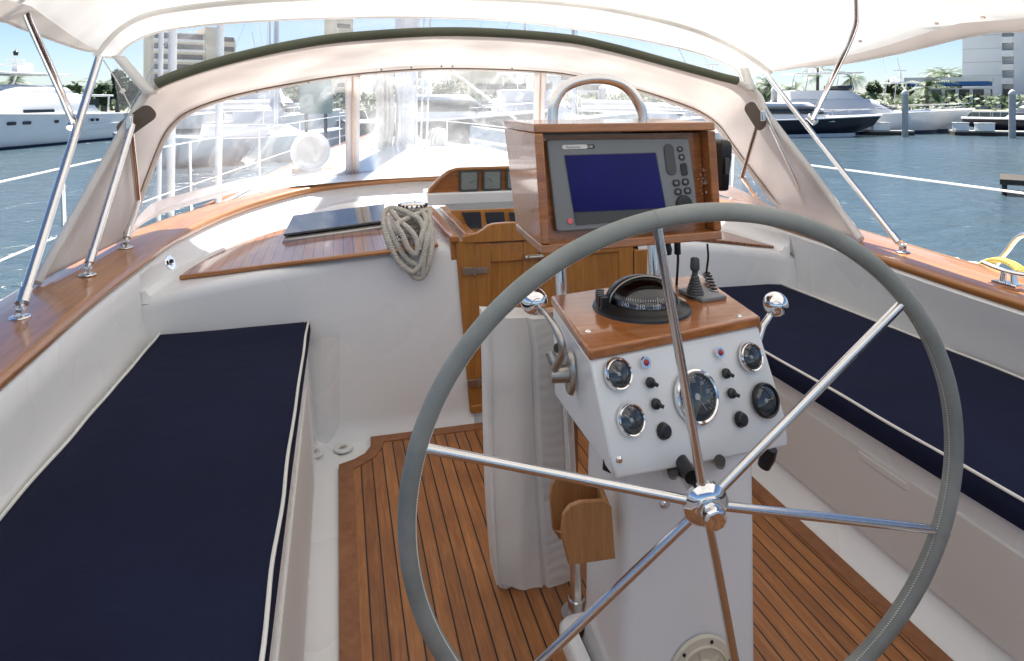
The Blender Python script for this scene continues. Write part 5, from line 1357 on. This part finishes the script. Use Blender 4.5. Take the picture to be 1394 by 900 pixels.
    if top:
        zt0 = zc + top; x0, x1 = -L * .24, L * .05; lt_ = [T(x0, -B * .3, zt0), T(x1, -B * .3, zt0 + .08), T(x1 + .5, 0, zt0 + .06), T(x1, B * .3, zt0 + .08), T(x0, B * .3, zt0)]
        m = MB(); m.prism(lt_, (0, 0, .10)); ht = m.build('hard_top', HULLW, root, bevel=.03)
        for sx in (-.2, .0):
            for sy in (-.26, .26):
                m = MB(); m.tube([T(L * sx, B * sy, zc + 1.0), T(L * (sx + .02), B * sy, zt0)], .035, 6); m.build('top_post', STEEL, root)
        m = MB(); m.lathe([(0, .42), (.16, .40), (.26, .30), (.29, .16), (.27, .0)], T(-L * .12, .4, zt0 + .12), (0, 0, 1), 16); m.build('radar_dome', HULLW, root)
        m = MB(); m.tube([T(-L * .10, -.5, zt0 + .1), T(-L * .16, -.5, zt0 + 1.9)], .02, 5); m.tube([T(-L * .14, .9, zt0 + .1), T(-L * .20, .9, zt0 + 2.3)], .015, 5); m.box(T(-L * .1, -.1, zt0 + .55), (.12, .12, .9)); m.box(T(-L * .1, -.1, zt0 + 1.0), (1.0, .2, .08))
        m.build('antennas', HULLW, root)
    if rails:
        m = MB(); pts = [p for p in sheer_pts if p[0] > L * .05]
        for sg in (1, -1):
            m.tube([T(x, sg * b * .94, z + .45) for x, b, z in pts], .016, 5)
            for x, b, z in pts[::2]: m.tube([T(x, sg * b * .94, z), T(x, sg * b * .94, z + .45)], .012, 5, caps=False)
        m.build('bow_rail', STEEL, root)
    return root, T
# left: large white motor yacht lying stern towards the palms, bow out of the frame
x0, y0 = dir_pt(165, 41); x1, y1 = dir_pt(0, 32.5)
dv = Vector((x1 - x0, y1 - y0, 0)).normalized(); Lb = 21.0; hd = math.atan2(dv.y, dv.x)
ctr = Vector((x0, y0, 0)) + dv * Lb / 2 + Vector((-dv.y, dv.x, 0)) * -2.2
rt_, T = motor_boat(boat_frame(ctr.x, ctr.y, hd), Lb, 5.2, 'large white motor yacht moored at far left with radar arch and hardtop', fb=2.3, fs=1.62, cabin=False, rails=True)
def tier2(x0, x1, z0, z1, w0, w1, rf, ra, nm, mat=HULLW, par=None):
    rows = []
    for k in range(7):
        t = k / 6; z = z0 + (z1 - z0) * math.sin(t * PI / 2); w = lerp(w0, w1, t ** 2); a = x0 + ra * t; b = x1 - rf * t
        rows.append([T(a, -w / 2, z), T(lerp(a, b, .5), -w / 2, z), T(lerp(a, b, .8), -w * .42, z), T(lerp(a, b, .95), -w * .25, z), T(b, 0, z), T(lerp(a, b, .95), w * .25, z), T(lerp(a, b, .8), w * .42, z), T(lerp(a, b, .5), w / 2, z), T(a, w / 2, z)])
    m = MB(); m.grid(rows, close=True); m.add(rows[-1], [list(range(9))]); return m.build(nm, mat, par or rt_, smooth=50)
c_ = tier2(-8.7, 6.5, 1.5, 2.85, 4.6, 3.2, 6.0, 1.6, 'cabin')
f_ = tier2(-7.2, .8, 2.75, 3.25, 3.6, 2.6, 2.6, .8, 'flybridge')
sg = 1 if (boat_frame(ctr.x, ctr.y, hd) @ Vector((0, 1, 0))).length < (boat_frame(ctr.x, ctr.y, hd) @ Vector((0, -1, 0))).length else -1
ux_ = (T(1, 0, 0) - T(0, 0, 0)).normalized(); oy = T(0, sg * .06, 0) - T(0, 0, 0)
m = MB()
for xx, w_ in ((-2.2, .5), (-3.1, .5), (-5.0, .28), (-7.6, .2), (-8.0, .2)): m.prism(rr_poly(T(xx, sg * 2.56, 1.28), w_, .17, .07, 3, ux_, Vector((0, 0, 1))), oy)
m.build('portholes', WINGLASS, rt_)
m = MB(); m.prism(rr_poly(T(-4.2, sg * 2.25, 1.86), 2.0, .16, .07, 4, ux_, Vector((0, 0, 1))), oy); m.prism(rr_poly(T(-8.0, sg * 2.2, 2.25), 1.2, .5, .1, 4, ux_, Vector((0, 0, 1))), oy * .5); m.build('side_window', WINGLASS, c_)
for zz in (.95, .62):
    m = MB(); m.tube([T(x, sg * (2.56 - .02 * (x + 10) ** .5 - .08 * (1.3 - zz)), zz - .01 * x) for x in range(-10, 4)], .025, 5); m.build('hull_moulding', HULLW, rt_)
ht = MB(); ht.prism([T(x, y, 3.78) for x, y in ((-7.2, -1.6), (-7.2, 1.6), (-3.0, 1.6), (-1.4, 1.0), (-.9, 0), (-1.4, -1.0), (-3.0, -1.6))], (0, 0, .11)); ht.build('hard_top', HULLW, rt_, bevel=.04)
for xx, yy in ((-6.6, 1.3), (-6.6, -1.3), (-2.6, 1.1), (-2.6, -1.1)):
    m = MB(); m.tube([T(xx + .3, yy, 3.1), T(xx, yy, 3.8)], .06, 8); m.build('top_post', HULLW, rt_)
m = MB(); m.lathe([(0, .62), (.2, .60), (.33, .46), (.37, .25), (.30, 0)], T(-6.3, -.4, 3.9), (0, 0, 1), 20); m.build('satellite_dome', HULLW, rt_)
m = MB(); m.box(T(-5.2, 0, 4.15), (.25, .25, .6)); m.box(T(-5.2, 0, 4.35), (1.5, .3, .10)); m.box(T(-5.2, 0, 4.6), (.8, .2, .08)); m.tube([T(-5.2, 0, 4.3), T(-5.2, 0, 5.2)], .035, 6); m.build('radar_mast', HULLW, rt_)
m = MB(); m.lathe([(0, .3), (.14, .2), (.1, 0), (0, 0)], T(-5.2, 0, 4.85), (0, 0, 1), 8); m.build('mast_light', BLACK, rt_)
m = MB(); m.prism([T(x, y, 2.62) for x, y in ((-10.0, -2.1), (-10.0, 2.1), (-7.5, 2.1), (-7.5, -2.1))], (0, 0, .12)); m.build('aft_overhang', HULLW, rt_, bevel=.04)
for yy in (-2, 2):
    m = MB(); m.tube([T(-9.6, yy, 1.6), T(-9.7, yy, 2.63)], .05, 8); m.build('overhang_post', HULLW, rt_)

# right: navy boat in front of a white sports yacht
def place(u_bow, u_stern, D_bow, L, aim=None):
    xb, yb = dir_pt(u_bow, D_bow); return xb, yb
def boat_uv(u_bow, D_bow, heading_deg, L):
    xb, yb = dir_pt(u_bow, D_bow); h = R(heading_deg); return boat_frame(xb - math.cos(h) * L / 2, yb - math.sin(h) * L / 2, h)
HS = 9  # headings: boats lie across the view, bows to the right
motor_boat(boat_uv(1303, 48, -16, 16.5), 16.5, 4.8, 'white sport fishing yacht, bow to the right, beside the grey piling', fb=1.72, fs=1.2, fly=True, top=2.7)
motor_boat(boat_uv(1184, 44, -13, 11.0), 11.0, 3.6, 'dark navy hulled boat with white deck and dark wraparound windows', hull=HULLN, fb=1.38, fs=1.1, fly=False, top=None, boot=HULLW, rails=True)
motor_boat(boat_uv(1104, 43.5, -25, 10.5), 10.5, 3.6, 'white motor boat half hidden behind the starboard awning tube', fb=1.75, fs=1.1, fly=True, top=2.3)
motor_boat(boat_uv(1324, 46, 168, 11.0), 11.0, 3.4, 'low white and navy express cruiser at the far right edge', hull=HULLN, fb=1.15, fs=1.0, fly=False, top=1.5)
motor_boat(boat_uv(1306, 49, -14, 7.5), 7.5, 2.4, 'small centre console boat with white T-top behind the sport fishing yacht', fb=1.5, fs=.9, cabin=False, top=2.3)
# centre, seen through the windows
motor_boat(boat_uv(452, 36, -20, 6.5), 6.5, 2.6, 'white motor yacht with blue-grey shaded side seen through the port window', fb=1.9, fs=1.2, fly=True, top=2.6)
motor_boat(boat_uv(585, 40, 190, 11.0), 11.0, 4.0, 'white cruiser across the basin behind the mast', fb=1.8, fs=1.2, fly=True, top=2.4)
motor_boat(boat_uv(730, 33, 8, 9.5), 9.5, 3.4, 'navy hulled boat seen through the middle window above the wooden case', hull=HULLN, fb=1.9, fs=1.5, fly=False, boot=HULLW)
motor_boat(boat_uv(858, 38, -6, 10.0), 10.0, 3.6, 'white cabin cruiser seen through the chrome arch', fb=1.7, fs=1.1, fly=True)
motor_boat(boat_uv(985, 40, -12, 9.0), 9.0, 3.2, 'white launch seen through the starboard window of the hood', fb=1.5, fs=1.0, fly=False)
motor_boat(boat_uv(300, 50, 4, 5.0), 5.0, 2.0, 'small white boat beyond the white-sleeved shrouds', fb=1.5, fs=1.0, fly=False)
# sailing boats: hull with mast and rigging
def sail_boat(u, D, hd_, L, mh, label, hull=HULLW, cover=None):
    mt = boat_uv(u, D, hd_, L); root = empty('moored_sailboat', mt.translation, label, 'sailboat', 'sailing boats across the basin')
    T = lambda x, y, z: mt @ Vector((x, y, z)); rows = []
    for i in range(21):
        s = i / 20; x = -L / 2 + L * s; b = L * .14 * math.sin(PI * min(1, .18 + s * .82)) ** .75 if s < 1 else .02; z = 1.0 + .35 * (2 * s - .9) ** 2
        rows.append([T(x, b, z), T(x, b * .9, .4), T(x * .95, b * .5, -.1), T(x * .95, -b * .5, -.1), T(x, -b * .9, .4), T(x, -b, z)])
    m = MB(); m.grid(rows, close=True); m.build('hull', hull, root, smooth=50)
    m = MB(); rr_ = [[T(x, -w_, z) for x, w_ in ((-L * .2, .8), (L * .2, .5))] for z in (1,)]
    m.hexa([T(-L * .2, -.9, 1), T(L * .2, -.5, 1), T(L * .2, .5, 1), T(-L * .2, .9, 1)], [T(-L * .19, -.8, 1.5), T(L * .12, -.4, 1.45), T(L * .12, .4, 1.45), T(-L * .19, .8, 1.5)]); m.build('coachroof', HULLW, root, bevel=.05)
    m = MB(); m.tube([T(L * .08, 0, 1.2), T(L * .08, 0, mh)], .08, 10); m.tube([T(L * .08, -.8, mh * .5), T(L * .08, .8, mh * .5)], .03, 6); mm = m.build('mast', MASTM, root)
    m = MB(); m.tube([T(L * .06, 0, 2.1), T(-L * .36, 0, 2.0)], .07, 8); m.build('boom', MASTM, root)
    m = MB(); m.tube([T(L * .05, 0, 2.3), T(-L * .15, 0, 2.28), T(-L * .34, 0, 2.12)], [.2, .17, .09], 10); m.build('sail_cover', cover or NAVY, root)
    m = MB()
    for p in ((L * .5, 0), (-L * .5, 0), (L * .06, L * .13), (L * .06, -L * .13)): m.tube([T(p[0], p[1], 1.2), T(L * .08, 0, mh - .1)], .014, 4, caps=False)
    m.build('rigging', STEEL, root)
sail_boat(285, 52, 200, 11, 14, 'sailboat with blue sail cover beyond the port window edge')
sail_boat(505, 30, 20, 10, 13, 'sailboat with white sail cover just left of the yacht mast', cover=CANVAS)
sail_boat(640, 27, 160, 10, 13, 'sailboat just right of the mast under bright glare', cover=CANVAS)
sail_boat(790, 45, 10, 10, 14, 'sailboat far beyond the chrome arch', cover=NAVY)
# pale green sign board standing on a post by the basin
sb = P(430, 175, D=23); sbt = P(430, 108, D=23).z; wv = 44 / 900 * 23
sr = empty('notice_board', (sb.x, sb.y, WATER), 'pale green board on posts seen through the port window', 'board')
m = MB(); rv = Vector((CS, -SN, 0)); c = Vector((sb.x, sb.y, (P(430, 155, D=23).z + sbt) / 2)); hh = sbt - P(430, 155, D=23).z
m.prism(rr_poly(c, wv, hh, .05, 3, rv, Vector((0, 0, 1))), (.02, .08, 0)); m.build('board_panel', LGREEN, sr)
for s_ in (-.3, .3):
    m = MB(); m.tube([c + rv * wv * s_ + Vector((0, .1, -hh / 2)), Vector(((c + rv * wv * s_).x, (c + rv * wv * s_).y + .1, WATER - .3))], .06, 8); m.build('board_post', DOCKD, sr)

# ------------------------------------------------------------------ docks, pilings, dock boxes
def dock(u0, u1, D0, D1, label, wd=1.6, z=.32):
    a = Vector((*dir_pt(u0, D0), WATER)); b = Vector((*dir_pt(u1, D1), WATER)); t = (b - a).normalized(); s = Vector((-t.y, t.x, 0)) * wd
    root = empty('floating_dock', (a + b) / 2, label, 'dock')
    m = MB(); m.hexa([a + Vector((0, 0, z - .1)), b + Vector((0, 0, z - .1)), b + s + Vector((0, 0, z - .1)), a + s + Vector((0, 0, z - .1))], [a + Vector((0, 0, z)), b + Vector((0, 0, z)), b + s + Vector((0, 0, z)), a + s + Vector((0, 0, z))]); m.build('dock_deck', CONC, root)
    m = MB(); q = Vector((0, 0, .0)) + s * .02; m.hexa([a + q + Vector((0, 0, -.2)), b + q + Vector((0, 0, -.2)), b + s + Vector((0, 0, -.2)), a + s + Vector((0, 0, -.2))], [a + q + Vector((0, 0, z - .104)), b + q + Vector((0, 0, z - .104)), b + s + Vector((0, 0, z - .104)), a + s + Vector((0, 0, z - .104))]); m.build('dock_float', DOCKD, root)
    return root
dock(1185, 1245, 45, 44.5, 'short floating dock under the white box between the navy and white hulls')
dock(1300, 1430, 44.8, 43, 'floating dock at the right with two white boxes on it')
dock(1010, 1110, 49, 48, 'floating dock behind the starboard awning tube')
dock(225, 470, 50, 46, 'long low dock seen through the port window')
dock(480, 990, 52, 52, 'long dock across the basin behind the mast')
pil = []
for k, (u, D, vt_, r_, lab) in enumerate(((1232, 43, 124, .19, 'grey piling with white cap between the white sport yacht and its box'), (1378, 42, 124, .19, 'grey piling with white cap at the right beside the express cruiser'), (1054, 44, 120, .2, 'grey piling with pale cap behind the starboard hood corner'), (300, 48, 118, .26, 'piling beyond the port window, left of the shrouds'), (345, 47, 122, .26, 'piling beyond the port window, right of the shrouds'), (690, 50, 118, .26, 'piling across the basin just left of the wooden case'), (820, 50, 118, .26, 'piling across the basin seen inside the chrome arch'))):
    x, y = dir_pt(u, D); zt = P(u, vt_, D=D).z; r = empty('piling', (x, y, WATER), lab, 'piling', 'dock pilings')
    m = MB(); m.tube([(x, y, WATER - .5), (x, y, zt - .15)], r_, 14); m.build('piling_shaft', PILEM, r, smooth=60)
    m = MB(); m.lathe([(r_ * 1.12, -.08), (r_ * 1.12, 0), (r_ * .7, .16), (0, .25)], Vector((x, y, zt - .13)), (0, 0, 1), 14); m.build('piling_cap', PVC, r, smooth=40)
for (u, D, w_, lab) in ((1206, 44.6, 1.05, 'white dock box beside the navy hull'), (1350, 43.7, 1.0, 'white dock box at the foot of the right-hand piling'), (1317, 44.4, .8, 'white dock step under the bow of the white yacht')):
    x, y = dir_pt(u, D); r = empty('dock_box', (x, y, WATER + .32), lab, 'dock box', 'dock boxes')
    m = MB(); m.box((x, y + .5, WATER + .32 + .24), (w_, .55, .48), Matrix.Rotation(-YAW * 1.5, 3, 'Z')); m.build('box_body', HULLW, r, bevel=.03)
    m = MB(); m.box((x, y + .5, WATER + .32 + .52), (w_ + .06, .6, .07), Matrix.Rotation(-YAW * 1.5, 3, 'Z')); m.build('box_lid', HULLW, r, bevel=.02)
# dark jetty corner near at right
ja = P(1361, 262, D=17.5); jr_ = empty('timber_jetty', (ja.x + 1, ja.y, WATER), 'dark timber jetty end poking into the right edge over the water', 'jetty')
zt = P(1361, 244, D=17.5).z
jd = Vector((ja.x, ja.y, 0)).normalized(); js_ = Vector((jd.y, -jd.x, 0)); j0_ = Vector((ja.x, ja.y, 0))
q4 = [j0_, j0_ + js_ * 6, j0_ + js_ * 6 + jd * 1.6, j0_ + jd * 1.6]
m = MB(); m.hexa([p + Vector((0, 0, zt - .14)) for p in q4], [p + Vector((0, 0, zt)) for p in q4]); m.build('jetty_deck', DOCKD, jr_)
for t in (.1, 1.2, 3, 5):
    p = j0_ + js_ * t + jd * .1; m = MB(); m.tube([(p.x, p.y, WATER - .5), (p.x, p.y, zt - .14)], .06, 8); m.build('jetty_post', DOCKD, jr_)

# ------------------------------------------------------------------ buildings
def facing(u, D): x, y = dir_pt(u, D); return Vector((x, y, WATER + 1.0))
def wall_box(m, c, w_, d_, z0, z1, ang):
    m.box((c.x, c.y, (z0 + z1) / 2), (w_, d_, z1 - z0), Matrix.Rotation(ang, 3, 'Z'))
# tall pale building at right
D = 95; c = facing(1375, D + 9); ang = -.93
hb_ = empty('hotel_building', c, 'pale blue-white hotel block with balcony stack and dark glazing at the right edge', 'building')
Rz = Matrix.Rotation(ang, 3, 'Z'); rx_ = Rz @ Vector((1, 0, 0)); ry_ = Rz @ Vector((0, 1, 0))
fl = P(1310, 133, D=D); e0 = Vector((fl.x, fl.y, 0)); z0 = WATER + 1; 
def slab(nm, a, b, dpt, z0, z1, mat, off=0.0, par=hb_):
    p0 = e0 + rx_ * a - ry_ * off; p1 = e0 + rx_ * b - ry_ * off; q = ry_ * dpt
    m = MB(); m.hexa([p + Vector((0, 0, z0)) for p in (p0, p1, p1 + q, p0 + q)], [p + Vector((0, 0, z1)) for p in (p0, p1, p1 + q, p0 + q)]); return m.build(nm, mat, par, smooth=0)
slab('main_wall', 0, 4.6, 14, z0, 26, BLD); slab('stair_wall', 5.9, 8.2, 13, z0, 27, BLD, .4)
slab('recess_wall', 4.6, 5.9, 12, z0, 26, BLD, -1.2)
slab('side_wing', 8.2, 20, 12, z0, 26, BLD, -.6)
for k in range(9):
    z = 3.3 + k * 1.9 - 0; slab('balcony', 4.6, 5.88, 1.3, z, z + .85, HULLW, .15)
    w_ = slab('glazing', 8.8, 18, .1, z + .2, z + 1.6, WINGLASS, -.45)
    slab('wall_joint', .02, 4.58, .05, z + 1.2, z + 1.26, CONC, .01)
for a, b in ((.5, 3.5), (4.7, 5.7)): slab('ground_window', a, b, .2, .6, 2.6, WINB, .05 if a < 4 else -1.1)
# low building with the blue fascia
e0 = Vector((*dir_pt(1238, 86), 0)); lb_ = empty('waterfront_restaurant', e0 + Vector((3, 0, z0)), 'low building with a blue fascia among palms at the right', 'building')
slab('wall', 0.6, 8.2, 8, z0, P(1250, 118, D=86).z - .2, BLD, 0, lb_); slab('blue_fascia', 0, 8.4, 8.2, P(1250, 117, D=86).z, P(1250, 112, D=86).z, BLUEP, .6, lb_); slab('roof_edge', -.5, 8.6, 8.6, P(1250, 112, D=86).z + .01, P(1250, 106, D=86).z, BLD, .8, lb_)
for k in range(5): slab('dark_opening', 1.0 + k * 1.45, 2.1 + k * 1.45, .1, z0 + .6, P(1250, 119, D=86).z - .3, WINB, .04, lb_)
# left: cream tower with balconies
c = facing(255, 120); e0 = Vector((*dir_pt(205, 118), 0)); ang = -YAW + .62; Rz = Matrix.Rotation(ang, 3, 'Z'); rx_ = Rz @ Vector((1, 0, 0)); ry_ = Rz @ Vector((0, 1, 0))
tw = empty('apartment_tower', e0 + Vector((6, 3, z0)), 'cream apartment tower with rows of balconies seen above the hood on the port side', 'building')
slab('tower_wall', .0, 9.0, 10, z0, 13.2, BLDB, 0, tw); slab('stair_tower', 9.0, 12.0, 9, z0, 14.5, BLDB, .5, tw); slab('side_wall', 12.0, 14.5, 9, z0, 12.5, BLDB, -.6, tw)
for k in range(7):
    z = .4 + k * 1.85
    slab('balcony', .3, 8.8, .9, z, z + .5, HULLW, .9, tw); slab('window_row', .6, 8.6, .1, z + .55, z + 1.5, WINB, .04, tw); slab('window_row', 12.2, 14.2, .1, z + .5, z + 1.4, WINB, -.55, tw)
# far cream tower seen over the grip
e0 = Vector((*dir_pt(455, 140), 0)); tw2 = empty('distant_tower', e0 + Vector((2, 2, z0)), 'narrow pale tower seen above the grip between hood and awning', 'building')
slab('tower_wall', 0, 4.2, 6, z0, 24, BLDB, 0, tw2)
for k in range(10): slab('window_row', .6, 3.6, .1, 1.5 + k * 2.1, 2.4 + k * 2.1, WINB, .03, tw2)
for k, (u, D, w_, h_) in enumerate(((530, 130, 8, 9), (640, 140, 12, 7), (760, 150, 14, 8), (900, 140, 12, 6.5), (360, 130, 12, 6))):
    e0 = Vector((*dir_pt(u, D), 0)); lab = ('pale block behind the mast', 'wide low block right of the mast', 'low apartment block behind the wooden case', 'low block behind the starboard window', 'low cream block behind the port window')[k]
    b_ = empty('shore_building', e0 + Vector((2, 2, z0)), lab, 'building', 'buildings along the far shore'); slab('wall', 0, w_, 8, z0, h_, (BLD, BLDB)[k % 2], 0, b_); slab('roof', -.3, w_ + .3, 8.6, h_ + .01, h_ + .3, CONC, .3, b_)
    for j in range(int(h_ // 2.4)): slab('window_row', .8, w_ - .8, .1, z0 + .9 + j * 2.3, z0 + 2.1 + j * 2.3, WINB, .03, b_)

# ------------------------------------------------------------------ trees
def palm(u, v_top, v_base, D, label, nf=16, fl_=2.4, seed=1):
    rs = random.Random(seed); x, y = dir_pt(u, D); zt = P(u, v_top, D=D).z - .3; zb = WATER + .9
    root = empty('palm_tree', (x, y, zb), label, 'palm tree', 'palms along the shore')
    top = Vector((x + rs.uniform(-.3, .3), y, zt)); m = MB(); m.tube(spl([Vector((x, y, zb - .2)), Vector((x, y, zb)).lerp(top, .5) + Vector((rs.uniform(-.2, .2), 0, 0)), top], 5), [.20 - .007 * k for k in range(11)], 8); m.build('trunk', TRUNK, root)
    m = MB()
    for k in range(nf):
        a = rs.uniform(0, 2 * PI); e = rs.uniform(-.2, 1.1); L_ = fl_ * rs.uniform(.8, 1.15); d0 = Vector((math.cos(a) * math.cos(e), math.sin(a) * math.cos(e), math.sin(e)))
        prev = top.copy(); dr = d0.copy(); pts = [prev.copy()]
        for j in range(8): dr = (dr + Vector((0, 0, -.17))).normalized(); prev = prev + dr * L_ / 8; pts.append(prev.copy())
        sd = d0.cross(Vector((0, 0, 1))).normalized()
        for j in range(1, 9):
            p = pts[j - 1]; wl = L_ * .24 * math.sin(PI * min(1, (j + .6) / 9.5)) + .05
            for s_ in (-1, 1):
                for q_ in (0, .5):
                    c = p.lerp(pts[j], q_); tip = c + sd * s_ * wl + (pts[j] - p) * 1.2 + Vector((0, 0, -wl * .45)); w2 = (pts[j] - p) * .28
                    m.add([c, c + w2, tip], [[0, 1, 2]])
    m.build('crown', PALMG, root, recalc=False, weld=False, smooth=0)
def bush_tree(u, v_top, D, wpx, label, seed=1, name='broad_tree', cat='tree', zb=None, mat=LEAF, n=1500):
    rs = random.Random(seed); x, y = dir_pt(u, D); zb = WATER + .9; zt = P(u, v_top, D=D).z; wd = wpx / 900 * D; h = zt - zb
    root = empty(name, (x, y, zb), label, cat, 'trees along the shore')
    m = MB(); m.tube([(x, y, zb - .3), (x, y, zb + h * .45)], [.22, .12], 8)
    cl_ = []
    for k in range(9):
        a = rs.uniform(0, 2 * PI); r_ = rs.uniform(0, .36) * wd; c = Vector((x + r_ * math.cos(a), y + r_ * math.sin(a), zb + h * rs.uniform(.4, .85))); cl_.append((c, rs.uniform(.14, .24) * wd))
        m.tube([(x, y, zb + h * .3), c], [.08, .03], 5)
    m.build('trunk', TRUNK, root)
    m = MB()
    for k in range(n):
        c, r_ = rs.choice(cl_); d_ = Vector((rs.gauss(0, 1), rs.gauss(0, 1), rs.gauss(0, .8))).normalized() * r_ * rs.uniform(.5, 1.05); p = c + d_; s_ = rs.uniform(.12, .26) * (1 + wd * .03)
        a = Vector((rs.gauss(0, 1), rs.gauss(0, 1), rs.gauss(0, 1))).normalized(); b = a.orthogonal().normalized(); m.add([p + a * s_, p + b * s_ * .6, p - a * s_, p - b * s_ * .6], [[0, 1, 2, 3]])
    m.build('crown', mat, root, recalc=False, weld=False, smooth=0)
for k, (u, vt_, D, fl_, lab) in enumerate(((1113, 93, 72, 2.3, 'tall thin coconut palm left of the starboard awning tube'), (1159, 103, 80, 1.9, 'palm crown just above the flybridge of the sport yacht'), (1083, 116, 60, 2.6, 'broad palm behind the starboard hood corner'), (1262, 116, 70, 3.0, 'drooping palm in front of the blue fascia'), (1050, 113, 66, 2.4, 'palm crown behind the grey piling'), (12, 107, 62, 2.2, 'small palm above the yacht bow at the left edge'), (1290, 98, 105, 3.0, 'palm rising behind the low blue fascia building'), (143, 118, 62, 2.6, 'palm beside the round-headed tree at left'), (1275, 97, 108, 2.6, 'second palm behind the low building, left of the taller one'))):
    palm(u, vt_, 180, D, lab, nf=22, fl_=fl_, seed=10 + k)
for k, (u, vt_, D, w_, lab, mt_) in enumerate(((160, 88, 58, 34, 'round-headed dark tree between the awning tube and the hood corner', LEAF2), (182, 105, 56, 44, 'dark tree lower beside the port hood corner', LEAF2), (140, 112, 60, 40, 'low green tree behind the motor yacht stern', LEAF), (1215, 104, 84, 34, 'feathery grey-green tree left of the blue fascia', LEAF), (1192, 110, 84, 36, 'bushy tree above the sport yacht flybridge', LEAF), (1235, 103, 88, 26, 'small tree against the low roof edge', LEAF), (1303, 97, 110, 30, 'tree against the hotel wall', LEAF2), (240, 118, 70, 60, 'tree clump beyond the port window corner', LEAF2), (1150, 122, 80, 60, 'wide low tree behind the white motor boats', LEAF), (1030, 116, 70, 50, 'tree clump behind the hood at starboard', LEAF), (960, 118, 90, 80, 'wide tree far beyond the starboard window', LEAF2), (880, 112, 95, 60, 'tree beyond the chrome arch', LEAF2), (600, 112, 95, 70, 'tree on the far shore right of the mast', LEAF2), (400, 116, 90, 60, 'tree on the far shore behind the port window', LEAF2), (-20, 112, 66, 50, 'tree above the yacht at the far left edge', LEAF2), (100, 116, 64, 60, 'low tree line above the yacht cabin', LEAF))):
    bush_tree(u, vt_, D, w_, lab, seed=40 + k, mat=mt_)
# green ground cover on the bank
bank = MB(); rs = random.Random(2)
for k in range(9000):
    u = rs.uniform(-200, 1600); D = rs.uniform(64, 90) / max(.55, math.cos((u - 697) / 1500)); x, y = dir_pt(u, D); h = rs.uniform(.1, 1.9); p = Vector((x, y, WATER + 1 + h)); s_ = rs.uniform(.2, .5)
    a = Vector((rs.gauss(0, 1), rs.gauss(0, 1), rs.gauss(0, 1))).normalized(); b = a.orthogonal().normalized(); bank.add([p + a * s_, p + b * s_ * .6, p - a * s_, p - b * s_ * .6], [[0, 1, 2, 3]])
tag(bank.build('shrubbery', LEAF, recalc=False, weld=False, smooth=0), kind='stuff')
